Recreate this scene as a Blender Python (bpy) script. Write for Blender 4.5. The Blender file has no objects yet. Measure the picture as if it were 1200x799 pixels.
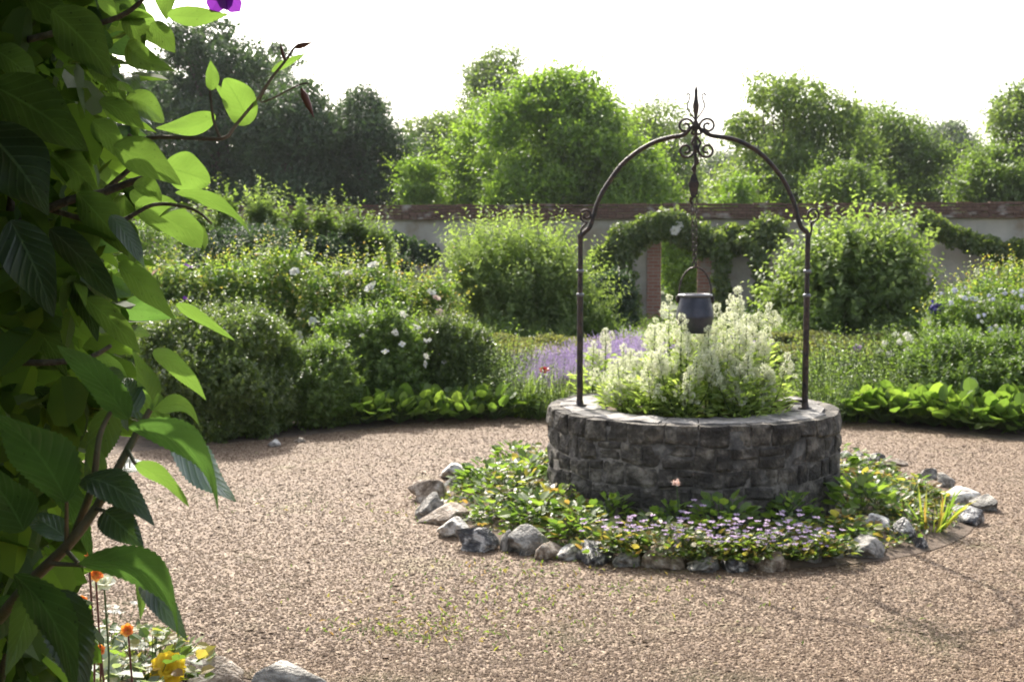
import bpy, math, random
import numpy as np
from mathutils import Vector, Matrix, noise

sc = bpy.context.scene
col = sc.collection
PI = math.pi

# ------------------------------------------------------------------ camera
PITCH = math.radians(4.4)
FPX = 1450.0
CAMZ = 1.6
cam_data = bpy.data.cameras.new("camera")
cam = bpy.data.objects.new("camera", cam_data)
col.objects.link(cam)
cam.location = (0, 0, CAMZ)
cam.rotation_euler = (math.radians(90) - PITCH, 0, 0)
cam_data.sensor_width = 36.0
cam_data.lens = FPX / 1200 * 36.0
cam_data.clip_start = 0.05
cam_data.clip_end = 2000
cam_data.dof.use_dof = True
cam_data.dof.focus_distance = 1.9
cam_data.dof.aperture_fstop = 14.0
sc.camera = cam

# ------------------------------------------------------------------ world + sun
SUN_EL = math.radians(41)
SUN_AZ = math.atan2(-0.25, 0.97)          # from +Y towards +X
world = bpy.data.worlds.new("World")
sc.world = world
world.use_nodes = True
wn = world.node_tree
for n in list(wn.nodes):
    wn.nodes.remove(n)
wo = wn.nodes.new("ShaderNodeOutputWorld")
bg = wn.nodes.new("ShaderNodeBackground")
sky = wn.nodes.new("ShaderNodeTexSky")
sky.sky_type = 'NISHITA'
sky.sun_disc = False
sky.sun_elevation = SUN_EL
sky.sun_rotation = SUN_AZ
sky.air_density = 1.0
sky.dust_density = 4.5
sky.ozone_density = 1.0
bg.inputs[1].default_value = 0.15
hsv = wn.nodes.new("ShaderNodeHueSaturation")
hsv.inputs['Saturation'].default_value = 0.55
wn.links.new(sky.outputs[0], hsv.inputs['Color'])
wn.links.new(hsv.outputs[0], bg.inputs[0])
wn.links.new(bg.outputs[0], wo.inputs[0])

sd = bpy.data.lights.new("sun", 'SUN')
sd.energy = 3.7
sd.angle = math.radians(0.53)
sd.color = (1.0, 0.93, 0.82)
sun = bpy.data.objects.new("sun", sd)
col.objects.link(sun)
S = Vector((math.sin(SUN_AZ) * math.cos(SUN_EL), math.cos(SUN_AZ) * math.cos(SUN_EL), math.sin(SUN_EL)))
sun.rotation_euler = S.to_track_quat('Z', 'Y').to_euler()
sun.location = S * 50

sc.view_settings.view_transform = 'Standard'
sc.view_settings.look = 'None'
sc.view_settings.gamma = 1.0
sc.view_settings.use_curve_mapping = False
sc.view_settings.exposure = 1.25
sc.render.engine = 'CYCLES'
sc.cycles.max_bounces = 7
sc.cycles.diffuse_bounces = 3
sc.cycles.glossy_bounces = 2
sc.cycles.transmission_bounces = 5
sc.cycles.transparent_max_bounces = 6
sc.cycles.use_denoising = True
sc.cycles.caustics_reflective = False
sc.cycles.caustics_refractive = False
sc.cycles.sample_clamp_indirect = 4.0


# ------------------------------------------------------------------ helpers
def at(px, py, Y):
    """photo pixel -> world point at distance Y along the view axis"""
    u = (px - 600.0) / FPX
    v = (399.5 - py) / FPX
    c, s = math.cos(PITCH), math.sin(PITCH)
    d = Vector((u, c + s * v, -s + c * v))
    return Vector((0, 0, CAMZ)) + d * (Y / d.y)


def floor_at(px, py, z=0.0):
    u = (px - 600.0) / FPX
    v = (399.5 - py) / FPX
    c, s = math.cos(PITCH), math.sin(PITCH)
    d = Vector((u, c + s * v, -s + c * v))
    return Vector((0, 0, CAMZ)) + d * ((z - CAMZ) / d.z)


def tag(o, label=None, cat=None, group=None, kind=None):
    if label: o["label"] = label
    if cat: o["category"] = cat
    if group: o["group"] = group
    if kind: o["kind"] = kind
    return o


def empty(name, loc=(0, 0, 0), rz=0.0):
    o = bpy.data.objects.new(name, None)
    o.empty_display_size = 0.1
    o.location = loc
    o.rotation_euler = (0, 0, rz)
    col.objects.link(o)
    return o


def copy_tree(o, parent=None):
    c = o.copy()
    col.objects.link(c)
    c.parent = parent
    for ch in o.children:
        copy_tree(ch, c)
    return c


def new_obj(name, me, parent=None):
    o = bpy.data.objects.new(name, me)
    col.objects.link(o)
    if parent is not None:
        o.parent = parent
    return o


class MB:
    """collects numpy geometry chunks and builds ONE mesh"""
    def __init__(self):
        self.V = []; self.F = []; self.M = []; self.R = []; self.U = []; self.n = 0; self.smooth = []

    def add(self, V, faces, mat=0, rnd=None, smooth=False, uv=None):
        V = np.asarray(V, dtype=np.float64).reshape(-1, 3)
        off = self.n
        self.V.append(V)
        self.U.append(np.zeros((len(V), 2)) if uv is None else np.asarray(uv, float))
        for f in faces:
            f = np.asarray(f, dtype=np.int64)
            if f.size == 0: continue
            self.F.append(f + off)
            k = len(f)
            self.M.append(np.full(k, mat, dtype=np.int32))
            if rnd is None: r = np.zeros(k)
            elif np.isscalar(rnd): r = np.full(k, float(rnd))
            else: r = np.asarray(rnd, float)[:k] if len(rnd) >= k else np.resize(rnd, k)
            self.R.append(r)
            self.smooth.append(np.full(k, smooth, dtype=bool))
        self.n += len(V)

    def build(self, name, mats, parent=None, uv=False):
        me = self.mesh(name, mats, uv)
        return new_obj(name, me, parent)

    def mesh(self, name, mats, uv=False):
        if not isinstance(mats, (list, tuple)): mats = [mats]
        me = bpy.data.meshes.new(name)
        V = np.concatenate(self.V)
        loops = np.concatenate([f.ravel() for f in self.F])
        tot = np.concatenate([np.full(len(f), f.shape[1]) for f in self.F])
        st = np.concatenate([[0], np.cumsum(tot)[:-1]])
        me.vertices.add(len(V)); me.vertices.foreach_set('co', V.ravel())
        me.loops.add(len(loops)); me.loops.foreach_set('vertex_index', loops.astype(np.int32))
        me.polygons.add(len(tot))
        me.polygons.foreach_set('loop_start', st.astype(np.int32))
        me.polygons.foreach_set('loop_total', tot.astype(np.int32))
        me.polygons.foreach_set('material_index', np.concatenate(self.M))
        me.polygons.foreach_set('use_smooth', np.concatenate(self.smooth))
        a = me.attributes.new('rnd', 'FLOAT', 'FACE')
        a.data.foreach_set('value', np.concatenate(self.R).astype(np.float32))
        if uv:
            U = np.concatenate(self.U)
            ul = me.uv_layers.new(name='UVMap')
            ul.data.foreach_set('uv', U[loops].astype(np.float32).ravel())
        for m in mats: me.materials.append(m)
        me.update(calc_edges=True)
        return me


TEMPL = {
    'quad': (np.array([[0, 0, 0], [.45, .5, .02], [1, 0, -.05], [.45, -.5, .02]]), [[0, 3, 2, 1]], []),
    'fold': (np.array([[0, 0, 0], [.42, .5, .10], [1, 0, -.12], [.42, -.5, .10], [.48, 0, 0]]),
             [[0, 4, 2, 1], [0, 3, 2, 4]], []),
    'oval': (np.array([[0, 0, 0], [.22, .40, .05], [.62, .44, .03], [1, 0, -.10], [.62, -.44, .03], [.22, -.40, .05], [.45, 0, -.03]]),
             [[0, 6, 2, 1], [0, 5, 4, 6]], [[6, 3, 2], [6, 4, 3]]),
    'round': (np.array([[0, 0, 0], [.08, .34, .08], [.42, .55, .12], [.82, .36, .06], [1, 0, -.02], [.82, -.36, .06],
                        [.42, -.55, .12], [.08, -.34, .08], [.45, 0, 0]]),
              [[0, 8, 2, 1], [8, 4, 3, 2], [8, 6, 5, 4], [0, 7, 6, 8]], []),
    'blade': (np.array([[0, -.5, 0], [0, .5, 0], [.4, .45, .04], [.4, -.45, .04], [.75, .3, 0], [.75, -.3, 0], [1, 0, -.12]]),
              [[0, 3, 2, 1], [3, 5, 4, 2]], [[5, 6, 4]]),
}


def unit(a):
    return a / np.maximum(np.linalg.norm(a, axis=1, keepdims=True), 1e-9)


def add_leaves(mb, P, D, N, L, W, tmpl='fold', mat=0, rnd=None, rng=None):
    T, Q, TR = TEMPL[tmpl]
    P = np.asarray(P, float); n = len(P)
    if n == 0: return
    D = unit(np.asarray(D, float)); N = np.asarray(N, float)
    Sx = np.cross(D, N)
    bad = np.linalg.norm(Sx, axis=1) < 1e-4
    Sx[bad] = np.cross(D[bad], np.array([.3, .5, .8]))
    Sx = unit(Sx); N = unit(np.cross(Sx, D))
    L = np.broadcast_to(np.asarray(L, float), (n,)); W = np.broadcast_to(np.asarray(W, float), (n,))
    V = (P[:, None, :] + D[:, None, :] * (T[None, :, 0, None] * L[:, None, None])
         + Sx[:, None, :] * (T[None, :, 1, None] * W[:, None, None])
         + N[:, None, :] * (T[None, :, 2, None] * L[:, None, None]))
    k = len(T)
    base = (np.arange(n) * k)[:, None, None]
    fs = []
    if rnd is None: rnd = (rng or np.random.default_rng(1)).random(n)
    V = V.reshape(-1, 3)
    fl = []
    rr = []
    if Q:
        q = (base + np.array(Q)[None]).reshape(-1, 4); fl.append((q, np.repeat(rnd, len(Q))))
    if TR:
        t = (base + np.array(TR)[None]).reshape(-1, 3); fl.append((t, np.repeat(rnd, len(TR))))
    off = mb.n
    mb.V.append(V); mb.U.append(np.zeros((len(V), 2))); mb.n += len(V)
    for f, r in fl:
        mb.F.append(f + off); mb.M.append(np.full(len(f), mat, dtype=np.int32)); mb.R.append(r)
        mb.smooth.append(np.zeros(len(f), bool))


def add_tube(mb, pts, rad, seg=6, mat=0, rnd=0.0, caps=True, smooth=True):
    pts = [Vector(p) for p in pts]; n = len(pts)
    if np.isscalar(rad): rad = [rad] * n
    V = []
    prev = None
    for i in range(n):
        t = (pts[min(i + 1, n - 1)] - pts[max(i - 1, 0)])
        if t.length < 1e-9: t = Vector((0, 0, 1))
        t.normalize()
        if prev is None:
            a = t.orthogonal().normalized()
        else:
            a = prev - t * prev.dot(t)
            a = a.normalized() if a.length > 1e-6 else t.orthogonal().normalized()
        prev = a
        b = t.cross(a)
        for j in range(seg):
            w = 2 * PI * j / seg
            V.append(pts[i] + (a * math.cos(w) + b * math.sin(w)) * rad[i])
    F = []
    for i in range(n - 1):
        for j in range(seg):
            k = (j + 1) % seg
            F.append([i * seg + j, i * seg + k, (i + 1) * seg + k, (i + 1) * seg + j])
    mb.add(V, [F], mat, rnd, smooth)
    if caps:
        mb.add(V[:seg][::-1], [[list(range(seg))]], mat, rnd)
        mb.add(V[-seg:], [[list(range(seg))]], mat, rnd)


def add_lathe(mb, c, prof, seg=24, mat=0, smooth=True, rnd=0.0):
    V = []; F = []
    n = len(prof)
    for r, z in prof:
        for j in range(seg):
            w = 2 * PI * j / seg
            V.append((c[0] + r * math.cos(w), c[1] + r * math.sin(w), c[2] + z))
    for i in range(n - 1):
        for j in range(seg):
            k = (j + 1) % seg
            F.append([i * seg + j, i * seg + k, (i + 1) * seg + k, (i + 1) * seg + j])
    mb.add(V, [F], mat, rnd, smooth)


def add_box(mb, x0, x1, y0, y1, z0, z1, mat=0, rnd=0.0):
    V = [(x, y, z) for z in (z0, z1) for y in (y0, y1) for x in (x0, x1)]
    F = [[0, 2, 3, 1], [4, 5, 7, 6], [0, 1, 5, 4], [2, 6, 7, 3], [0, 4, 6, 2], [1, 3, 7, 5]]
    mb.add(V, [F], mat, rnd)


# ------------------------------------------------------------------ materials
def mat_new(name):
    m = bpy.data.materials.new(name)
    m.use_nodes = True
    nt = m.node_tree
    for n in list(nt.nodes): nt.nodes.remove(n)
    out = nt.nodes.new("ShaderNodeOutputMaterial")
    return m, nt, out


def N_(nt, t, **kw):
    n = nt.nodes.new(t)
    for k, v in kw.items():
        if hasattr(n, k): setattr(n, k, v)
    return n


def ramp(nt, stops, interp='LINEAR'):
    r = nt.nodes.new("ShaderNodeValToRGB")
    r.color_ramp.interpolation = interp
    e = r.color_ramp.elements
    while len(e) < len(stops): e.new(0.5)
    for i, (p, c) in enumerate(stops):
        e[i].position = p; e[i].color = (c[0], c[1], c[2], 1)
    return r


def leaf_mat(name, cols, trans=0.45, rough=0.45, tcol=(1.02, 1.05, 0.45), spec=0.5):
    m, nt, out = mat_new(name)
    at_ = N_(nt, "ShaderNodeAttribute", attribute_name='rnd')
    r = ramp(nt, [(i / (len(cols) - 1), c) for i, c in enumerate(cols)])
    nt.links.new(at_.outputs['Fac'], r.inputs[0])
    p = N_(nt, "ShaderNodeBsdfPrincipled")
    p.inputs['Roughness'].default_value = rough + .04
    p.inputs['Specular IOR Level'].default_value = spec * .85
    nt.links.new(r.outputs[0], p.inputs['Base Color'])
    mul = N_(nt, "ShaderNodeVectorMath", operation='MULTIPLY')
    mul.inputs[1].default_value = tcol
    nt.links.new(r.outputs[0], mul.inputs[0])
    sc2 = N_(nt, "ShaderNodeVectorMath", operation='SCALE')
    sc2.inputs['Scale'].default_value = 2.5
    nt.links.new(mul.outputs[0], sc2.inputs[0])
    tr = N_(nt, "ShaderNodeBsdfTranslucent")
    nt.links.new(sc2.outputs[0], tr.inputs[0])
    mx = N_(nt, "ShaderNodeMixShader")
    mx.inputs[0].default_value = trans
    nt.links.new(p.outputs[0], mx.inputs[1]); nt.links.new(tr.outputs[0], mx.inputs[2])
    nt.links.new(mx.outputs[0], out.inputs[0])
    return m


def simple_mat(name, colr, rough=0.7, metal=0.0, bump=0.0, bscale=20.0, col2=None, cscale=5.0, spec=0.5, rndmix=None):
    m, nt, out = mat_new(name)
    p = N_(nt, "ShaderNodeBsdfPrincipled")
    p.inputs['Roughness'].default_value = rough
    p.inputs['Metallic'].default_value = metal
    p.inputs['Specular IOR Level'].default_value = spec
    tc = N_(nt, "ShaderNodeTexCoord")
    if col2 is not None:
        no = N_(nt, "ShaderNodeTexNoise")
        no.inputs['Scale'].default_value = cscale
        no.inputs['Detail'].default_value = 6
        nt.links.new(tc.outputs['Object'], no.inputs['Vector'])
        r = ramp(nt, [(0.35, colr), (0.65, col2)])
        nt.links.new(no.outputs[0], r.inputs[0])
        nt.links.new(r.outputs[0], p.inputs['Base Color'])
    else:
        p.inputs['Base Color'].default_value = (*colr, 1)
    if bump > 0:
        n2 = N_(nt, "ShaderNodeTexNoise")
        n2.inputs['Scale'].default_value = bscale
        n2.inputs['Detail'].default_value = 8
        nt.links.new(tc.outputs['Object'], n2.inputs['Vector'])
        b = N_(nt, "ShaderNodeBump")
        b.inputs['Strength'].default_value = bump
        b.inputs['Distance'].default_value = 0.02
        nt.links.new(n2.outputs[0], b.inputs['Height'])
        nt.links.new(b.outputs[0], p.inputs['Normal'])
    nt.links.new(p.outputs[0], out.inputs[0])
    return m


def rnd_mat(name, cols, rough=0.7, trans=0.0, bump=0.0, bscale=40, spec=0.5, interp='LINEAR'):
    m, nt, out = mat_new(name)
    at_ = N_(nt, "ShaderNodeAttribute", attribute_name='rnd')
    r = ramp(nt, [(i / max(1, len(cols) - 1), c) for i, c in enumerate(cols)], interp)
    nt.links.new(at_.outputs['Fac'], r.inputs[0])
    p = N_(nt, "ShaderNodeBsdfPrincipled")
    p.inputs['Roughness'].default_value = rough
    p.inputs['Specular IOR Level'].default_value = spec
    nt.links.new(r.outputs[0], p.inputs['Base Color'])
    if trans > 0:
        tr = N_(nt, "ShaderNodeBsdfTranslucent")
        nt.links.new(r.outputs[0], tr.inputs[0])
        mx = N_(nt, "ShaderNodeMixShader"); mx.inputs[0].default_value = trans
        nt.links.new(p.outputs[0], mx.inputs[1]); nt.links.new(tr.outputs[0], mx.inputs[2])
        nt.links.new(mx.outputs[0], out.inputs[0])
    else:
        nt.links.new(p.outputs[0], out.inputs[0])
    return m


def gravel_mat():
    m, nt, out = mat_new("gravel")
    tc = N_(nt, "ShaderNodeTexCoord")
    v = N_(nt, "ShaderNodeTexVoronoi"); v.inputs['Scale'].default_value = 75
    nt.links.new(tc.outputs['Object'], v.inputs['Vector'])
    sep = N_(nt, "ShaderNodeSeparateColor")
    nt.links.new(v.outputs['Color'], sep.inputs[0])
    r = ramp(nt, [(0, (0.068, 0.039, 0.022)), (.25, (0.122, 0.075, 0.044)), (.5, (0.158, 0.101, 0.059)), (.75, (0.189, 0.126, 0.075)), (.93, (0.243, 0.173, 0.109)), (1, (0.378, 0.293, 0.201))])
    nt.links.new(sep.outputs[0], r.inputs[0])
    no = N_(nt, "ShaderNodeTexNoise"); no.inputs['Scale'].default_value = 1.1; no.inputs['Detail'].default_value = 7
    no.inputs['Roughness'].default_value = .65
    nt.links.new(tc.outputs['Object'], no.inputs['Vector'])
    # mossy patches
    r2 = ramp(nt, [(.60, (0, 0, 0)), (.72, (.55, .55, .55))])
    nt.links.new(no.outputs[0], r2.inputs[0])
    mix = N_(nt, "ShaderNodeMix", data_type='RGBA')
    nt.links.new(r2.outputs[0], mix.inputs[0])
    nt.links.new(r.outputs[0], mix.inputs[6])
    mix.inputs[7].default_value = (.20, .19, .07, 1)
    p = N_(nt, "ShaderNodeBsdfPrincipled"); p.inputs['Roughness'].default_value = .8
    nt.links.new(mix.outputs[2], p.inputs['Base Color'])
    b = N_(nt, "ShaderNodeBump"); b.inputs['Strength'].default_value = 1.0; b.inputs['Distance'].default_value = 0.006
    b.invert = True
    nt.links.new(v.outputs['Distance'], b.inputs['Height'])
    nt.links.new(b.outputs[0], p.inputs['Normal'])
    nt.links.new(p.outputs[0], out.inputs[0])
    return m


def stone_mat(name, c_dark, c_mid, c_light, scale=9.0, bump=.5, rough=.8, c_rnd=None, thr=(.35, .5, .62)):
    """mottled stone, optional per-block tint through 'rnd'"""
    m, nt, out = mat_new(name)
    tc = N_(nt, "ShaderNodeTexCoord")
    no = N_(nt, "ShaderNodeTexNoise"); no.inputs['Scale'].default_value = scale; no.inputs['Detail'].default_value = 9
    no.inputs['Roughness'].default_value = .62
    oi = N_(nt, "ShaderNodeObjectInfo")
    ad = N_(nt, "ShaderNodeVectorMath", operation='ADD')
    nt.links.new(tc.outputs['Object'], ad.inputs[0]); nt.links.new(oi.outputs['Location'], ad.inputs[1])
    nt.links.new(ad.outputs[0], no.inputs['Vector'])
    at_ = N_(nt, "ShaderNodeAttribute", attribute_name='rnd')
    ma = N_(nt, "ShaderNodeMath", operation='MULTIPLY_ADD')
    nt.links.new(at_.outputs['Fac'], ma.inputs[0]); ma.inputs[1].default_value = .14 if c_rnd else 0.0
    nt.links.new(no.outputs[0], ma.inputs[2])
    sub = N_(nt, "ShaderNodeMath", operation='SUBTRACT'); sub.inputs[1].default_value = .07 if c_rnd else 0.0
    nt.links.new(ma.outputs[0], sub.inputs[0])
    r = ramp(nt, [(thr[0], c_dark), (thr[1], c_mid), (thr[2], c_light)])
    nt.links.new(sub.outputs[0], r.inputs[0])
    p = N_(nt, "ShaderNodeBsdfPrincipled"); p.inputs['Roughness'].default_value = rough
    nt.links.new(r.outputs[0], p.inputs['Base Color'])
    n2 = N_(nt, "ShaderNodeTexNoise"); n2.inputs['Scale'].default_value = scale * 4; n2.inputs['Detail'].default_value = 8
    nt.links.new(ad.outputs[0], n2.inputs['Vector'])
    b = N_(nt, "ShaderNodeBump"); b.inputs['Strength'].default_value = bump; b.inputs['Distance'].default_value = .02
    nt.links.new(n2.outputs[0], b.inputs['Height']); nt.links.new(b.outputs[0], p.inputs['Normal'])
    nt.links.new(p.outputs[0], out.inputs[0])
    return m


def brick_mat(name, c1, c2, mortar, sx, sy):
    m, nt, out = mat_new(name)
    tc = N_(nt, "ShaderNodeTexCoord")
    mp = N_(nt, "ShaderNodeMapping"); mp.inputs['Rotation'].default_value = (math.radians(90), 0, 0)
    nt.links.new(tc.outputs['Object'], mp.inputs[0])
    b = N_(nt, "ShaderNodeTexBrick")
    b.inputs['Color1'].default_value = (*c1, 1); b.inputs['Color2'].default_value = (*c2, 1)
    b.inputs['Mortar'].default_value = (*mortar, 1)
    b.inputs['Scale'].default_value = 1.0
    b.inputs['Brick Width'].default_value = sx; b.inputs['Row Height'].default_value = sy
    b.inputs['Mortar Size'].default_value = .008
    nt.links.new(mp.outputs[0], b.inputs['Vector'])
    no = N_(nt, "ShaderNodeTexNoise"); no.inputs['Scale'].default_value = 3; no.inputs['Detail'].default_value = 8
    nt.links.new(tc.outputs['Object'], no.inputs['Vector'])
    r = ramp(nt, [(.55, (0, 0, 0)), (.68, (.75, .75, .75))])
    nt.links.new(no.outputs[0], r.inputs[0])
    mix = N_(nt, "ShaderNodeMix", data_type='RGBA')
    nt.links.new(r.outputs[0], mix.inputs[0]); nt.links.new(b.outputs[0], mix.inputs[6])
    mix.inputs[7].default_value = (.40, .37, .33, 1)
    p = N_(nt, "ShaderNodeBsdfPrincipled"); p.inputs['Roughness'].default_value = .85
    nt.links.new(mix.outputs[2], p.inputs['Base Color'])
    nt.links.new(p.outputs[0], out.inputs[0])
    return m


def hero_leaf_mat(name, top, under, trans, rough, gl=0.5):
    """big close leaves: veins from the UV map, glossier upper side"""
    m, nt, out = mat_new(name)
    uv = N_(nt, "ShaderNodeUVMap"); uv.uv_map = 'UVMap'
    sp = N_(nt, "ShaderNodeSeparateXYZ"); nt.links.new(uv.outputs[0], sp.inputs[0])

    def math_(op, a, b=None, c=None):
        n = N_(nt, "ShaderNodeMath", operation=op)
        for i, x in enumerate((a, b, c)):
            if x is None: continue
            if isinstance(x, (int, float)): n.inputs[i].default_value = x
            else: nt.links.new(x, n.inputs[i])
        return n.outputs[0]
    t = sp.outputs[0]; s = math_('ABSOLUTE', math_('SUBTRACT', sp.outputs[1], .5))
    side = math_('PINGPONG', math_('MULTIPLY', math_('SUBTRACT', t, math_('MULTIPLY', s, .55)), 9.0), .5)
    v1 = math_('LESS_THAN', side, .055)
    v2 = math_('LESS_THAN', s, .022)
    vein = math_('MAXIMUM', math_('MULTIPLY', v1, .55), v2)
    hgt = math_('SUBTRACT', math_('MULTIPLY', math_('SMOOTH_MIN', side, .25, .1), 1.0), math_('MULTIPLY', v2, .3))
    no = N_(nt, "ShaderNodeTexNoise"); no.inputs['Scale'].default_value = 30; no.inputs['Detail'].default_value = 5
    tc = N_(nt, "ShaderNodeTexCoord"); nt.links.new(tc.outputs['Object'], no.inputs['Vector'])
    at_ = N_(nt, "ShaderNodeAttribute", attribute_name='rnd')
    hs = N_(nt, "ShaderNodeHueSaturation")
    hs.inputs['Color'].default_value = (*top, 1)
    n3 = N_(nt, "ShaderNodeTexNoise"); n3.inputs['Scale'].default_value = 260; n3.inputs['Detail'].default_value = 3
    nt.links.new(tc.outputs['Object'], n3.inputs['Vector'])
    spots = math_('MULTIPLY', math_('GREATER_THAN', n3.outputs[0], .69), -.35)
    val = math_('ADD', math_('ADD', math_('MULTIPLY', at_.outputs['Fac'], .85), math_('MULTIPLY_ADD', no.outputs[0], .7, .05)), spots)
    nt.links.new(val, hs.inputs['Value'])
    mix = N_(nt, "ShaderNodeMix", data_type='RGBA')
    nt.links.new(math_('MULTIPLY', vein, .6), mix.inputs[0])
    nt.links.new(hs.outputs[0], mix.inputs[6])
    mix.inputs[7].default_value = (min(1, top[0] * 2.6), min(1, top[1] * 2.2), min(1, top[2] * 2.2), 1)
    p = N_(nt, "ShaderNodeBsdfPrincipled"); p.inputs['Roughness'].default_value = rough
    p.inputs['Specular IOR Level'].default_value = gl
    nt.links.new(mix.outputs[2], p.inputs['Base Color'])
    b = N_(nt, "ShaderNodeBump"); b.inputs['Strength'].default_value = .5; b.inputs['Distance'].default_value = .0025
    nt.links.new(hgt, b.inputs['Height']); nt.links.new(b.outputs[0], p.inputs['Normal'])
    tr = N_(nt, "ShaderNodeBsdfTranslucent")
    m2 = N_(nt, "ShaderNodeMix", data_type='RGBA')
    nt.links.new(math_('MULTIPLY', vein, .35), m2.inputs[0])
    hs2 = N_(nt, "ShaderNodeHueSaturation"); hs2.inputs['Color'].default_value = (*under, 1)
    nt.links.new(val, hs2.inputs['Value'])
    nt.links.new(hs2.outputs[0], m2.inputs[6])
    m2.inputs[7].default_value = (under[0] * .5, under[1] * .55, under[2] * .5, 1)
    nt.links.new(m2.outputs[2], tr.inputs[0])
    mx = N_(nt, "ShaderNodeMixShader"); mx.inputs[0].default_value = trans
    nt.links.new(p.outputs[0], mx.inputs[1]); nt.links.new(tr.outputs[0], mx.inputs[2])
    nt.links.new(mx.outputs[0], out.inputs[0])
    return m


M = {}
M['gravel'] = gravel_mat()
M['pebble'] = rnd_mat('pebble', [(0.082, 0.047, 0.025), (0.116, 0.071, 0.040), (0.139, 0.089, 0.051), (0.163, 0.107, 0.062), (0.201, 0.139, 0.087), (0.325, 0.249, 0.167)], rough=.8)
def vary_pebbles(m):
    nt = m.node_tree
    pr = [n for n in nt.nodes if n.type == 'BSDF_PRINCIPLED'][0]
    src = pr.inputs['Base Color'].links[0].from_socket
    tc = N_(nt, "ShaderNodeTexCoord")
    a = N_(nt, "ShaderNodeTexNoise"); a.inputs['Scale'].default_value = .9; a.inputs['Detail'].default_value = 5
    b = N_(nt, "ShaderNodeTexNoise"); b.inputs['Scale'].default_value = 1.7; b.inputs['Detail'].default_value = 6
    nt.links.new(tc.outputs['Object'], a.inputs['Vector'])
    mp = N_(nt, "ShaderNodeMapping"); mp.inputs['Location'].default_value = (5, 3, 0)
    nt.links.new(tc.outputs['Object'], mp.inputs[0]); nt.links.new(mp.outputs[0], b.inputs['Vector'])
    r = ramp(nt, [(.32, (.76, .72, .68)), (.68, (1.18, 1.15, 1.12))])
    nt.links.new(a.outputs[0], r.inputs[0])
    mu = N_(nt, "ShaderNodeVectorMath", operation='MULTIPLY')
    nt.links.new(src, mu.inputs[0]); nt.links.new(r.outputs[0], mu.inputs[1])
    r2 = ramp(nt, [(.56, (0, 0, 0)), (.72, (.6, .6, .6))])
    nt.links.new(b.outputs[0], r2.inputs[0])
    mx = N_(nt, "ShaderNodeMix", data_type='RGBA')
    nt.links.new(r2.outputs[0], mx.inputs[0]); nt.links.new(mu.outputs[0], mx.inputs[6]); mx.inputs[7].default_value = (.14, .13, .055, 1)
    nt.links.new(mx.outputs[2], pr.inputs['Base Color'])


vary_pebbles(M['pebble'])
M['soil'] = simple_mat('soil', (.07, .048, .032), .95, bump=.9, bscale=25, col2=(.14, .10, .07), cscale=9)
M['field'] = simple_mat('field_grass', (.05, .075, .02), .9, bump=.6, bscale=8, col2=(.09, .11, .035), cscale=1.5)
M['iron'] = simple_mat('wrought_iron', (.014, .013, .015), .5, metal=.3, bump=.5, bscale=90, col2=(.060, .036, .026), cscale=22)
M['iron_band'] = simple_mat('pale_iron', (.16, .16, .17), .35, metal=.7)  # paler, smoother metal than the wrought iron
M['pail'] = simple_mat('dark_pail', (.022, .024, .038), .35, metal=.3, bump=.3, bscale=25, col2=(.065, .065, .085), cscale=9)
M['rope'] = simple_mat('rusty_chain', (.06, .045, .04), .7, metal=.2)
M['wellstone'] = stone_mat('well_stone', (.028, .024, .020), (.070, .061, .050), (.27, .24, .20), 13, 1.0, .9, c_rnd=True, thr=(.38, .52, .72))
M['mortar'] = stone_mat('well_mortar', (.045, .040, .034), (.10, .09, .078), (.20, .18, .15), 14, .8, .95)
M['coping'] = stone_mat('glare_coping', (.07, .065, .06), (.20, .185, .17), (.46, .43, .39), 7, .8, .8, c_rnd=True, thr=(.34, .50, .72))  # pale tone puts the glare on the rim top into the stone
M['flint_white'] = stone_mat('chalky_flint', (.09, .082, .072), (.40, .37, .33), (.72, .69, .64), 1.6, .9, .6, thr=(.34, .45, .58))
M['flint_dark'] = stone_mat('dark_flint', (.03, .03, .035), (.10, .095, .09), (.55, .52, .48), 1.7, .9, .35, thr=(.42, .52, .60))
M['flint_grey'] = stone_mat('grey_flint', (.07, .065, .055), (.20, .185, .16), (.44, .41, .36), 1.9, .9, .7, thr=(.34, .48, .62))
M['flint_tan'] = stone_mat('tan_flint', (.10, .07, .045), (.24, .18, .125), (.50, .43, .35), 1.8, .9, .7, thr=(.34, .48, .62))
M['slab'] = stone_mat('pale_slab', (.30, .26, .24), (.42, .38, .36), (.52, .48, .46), 8, .3, .8)
M['plaster'] = stone_mat('wall_plaster', (.24, .19, .13), (.36, .33, .28), (.50, .46, .39), .8, .2, .9, thr=(.36, .48, .64))
M['tile'] = brick_mat('coping_tile', (.12, .065, .045), (.17, .10, .07), (.06, .04, .03), .17, .065)
M['brick'] = brick_mat('pier_brick', (.30, .12, .08), (.36, .18, .13), (.35, .30, .26), .22, .075)
M['bark'] = stone_mat('bark', (.035, .027, .02), (.09, .07, .05), (.17, .14, .11), 14, .9, .9)
M['twig'] = simple_mat('green_twig', (.06, .065, .025), .6, col2=(.10, .07, .04), cscale=30, bump=.2, bscale=200)
M['stem'] = rnd_mat('stem', [(.07, .11, .03), (.10, .15, .04)], rough=.6, trans=.2)
M['redstem'] = rnd_mat('red_stem', [(.10, .03, .02), (.14, .05, .03)], rough=.5)

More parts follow.
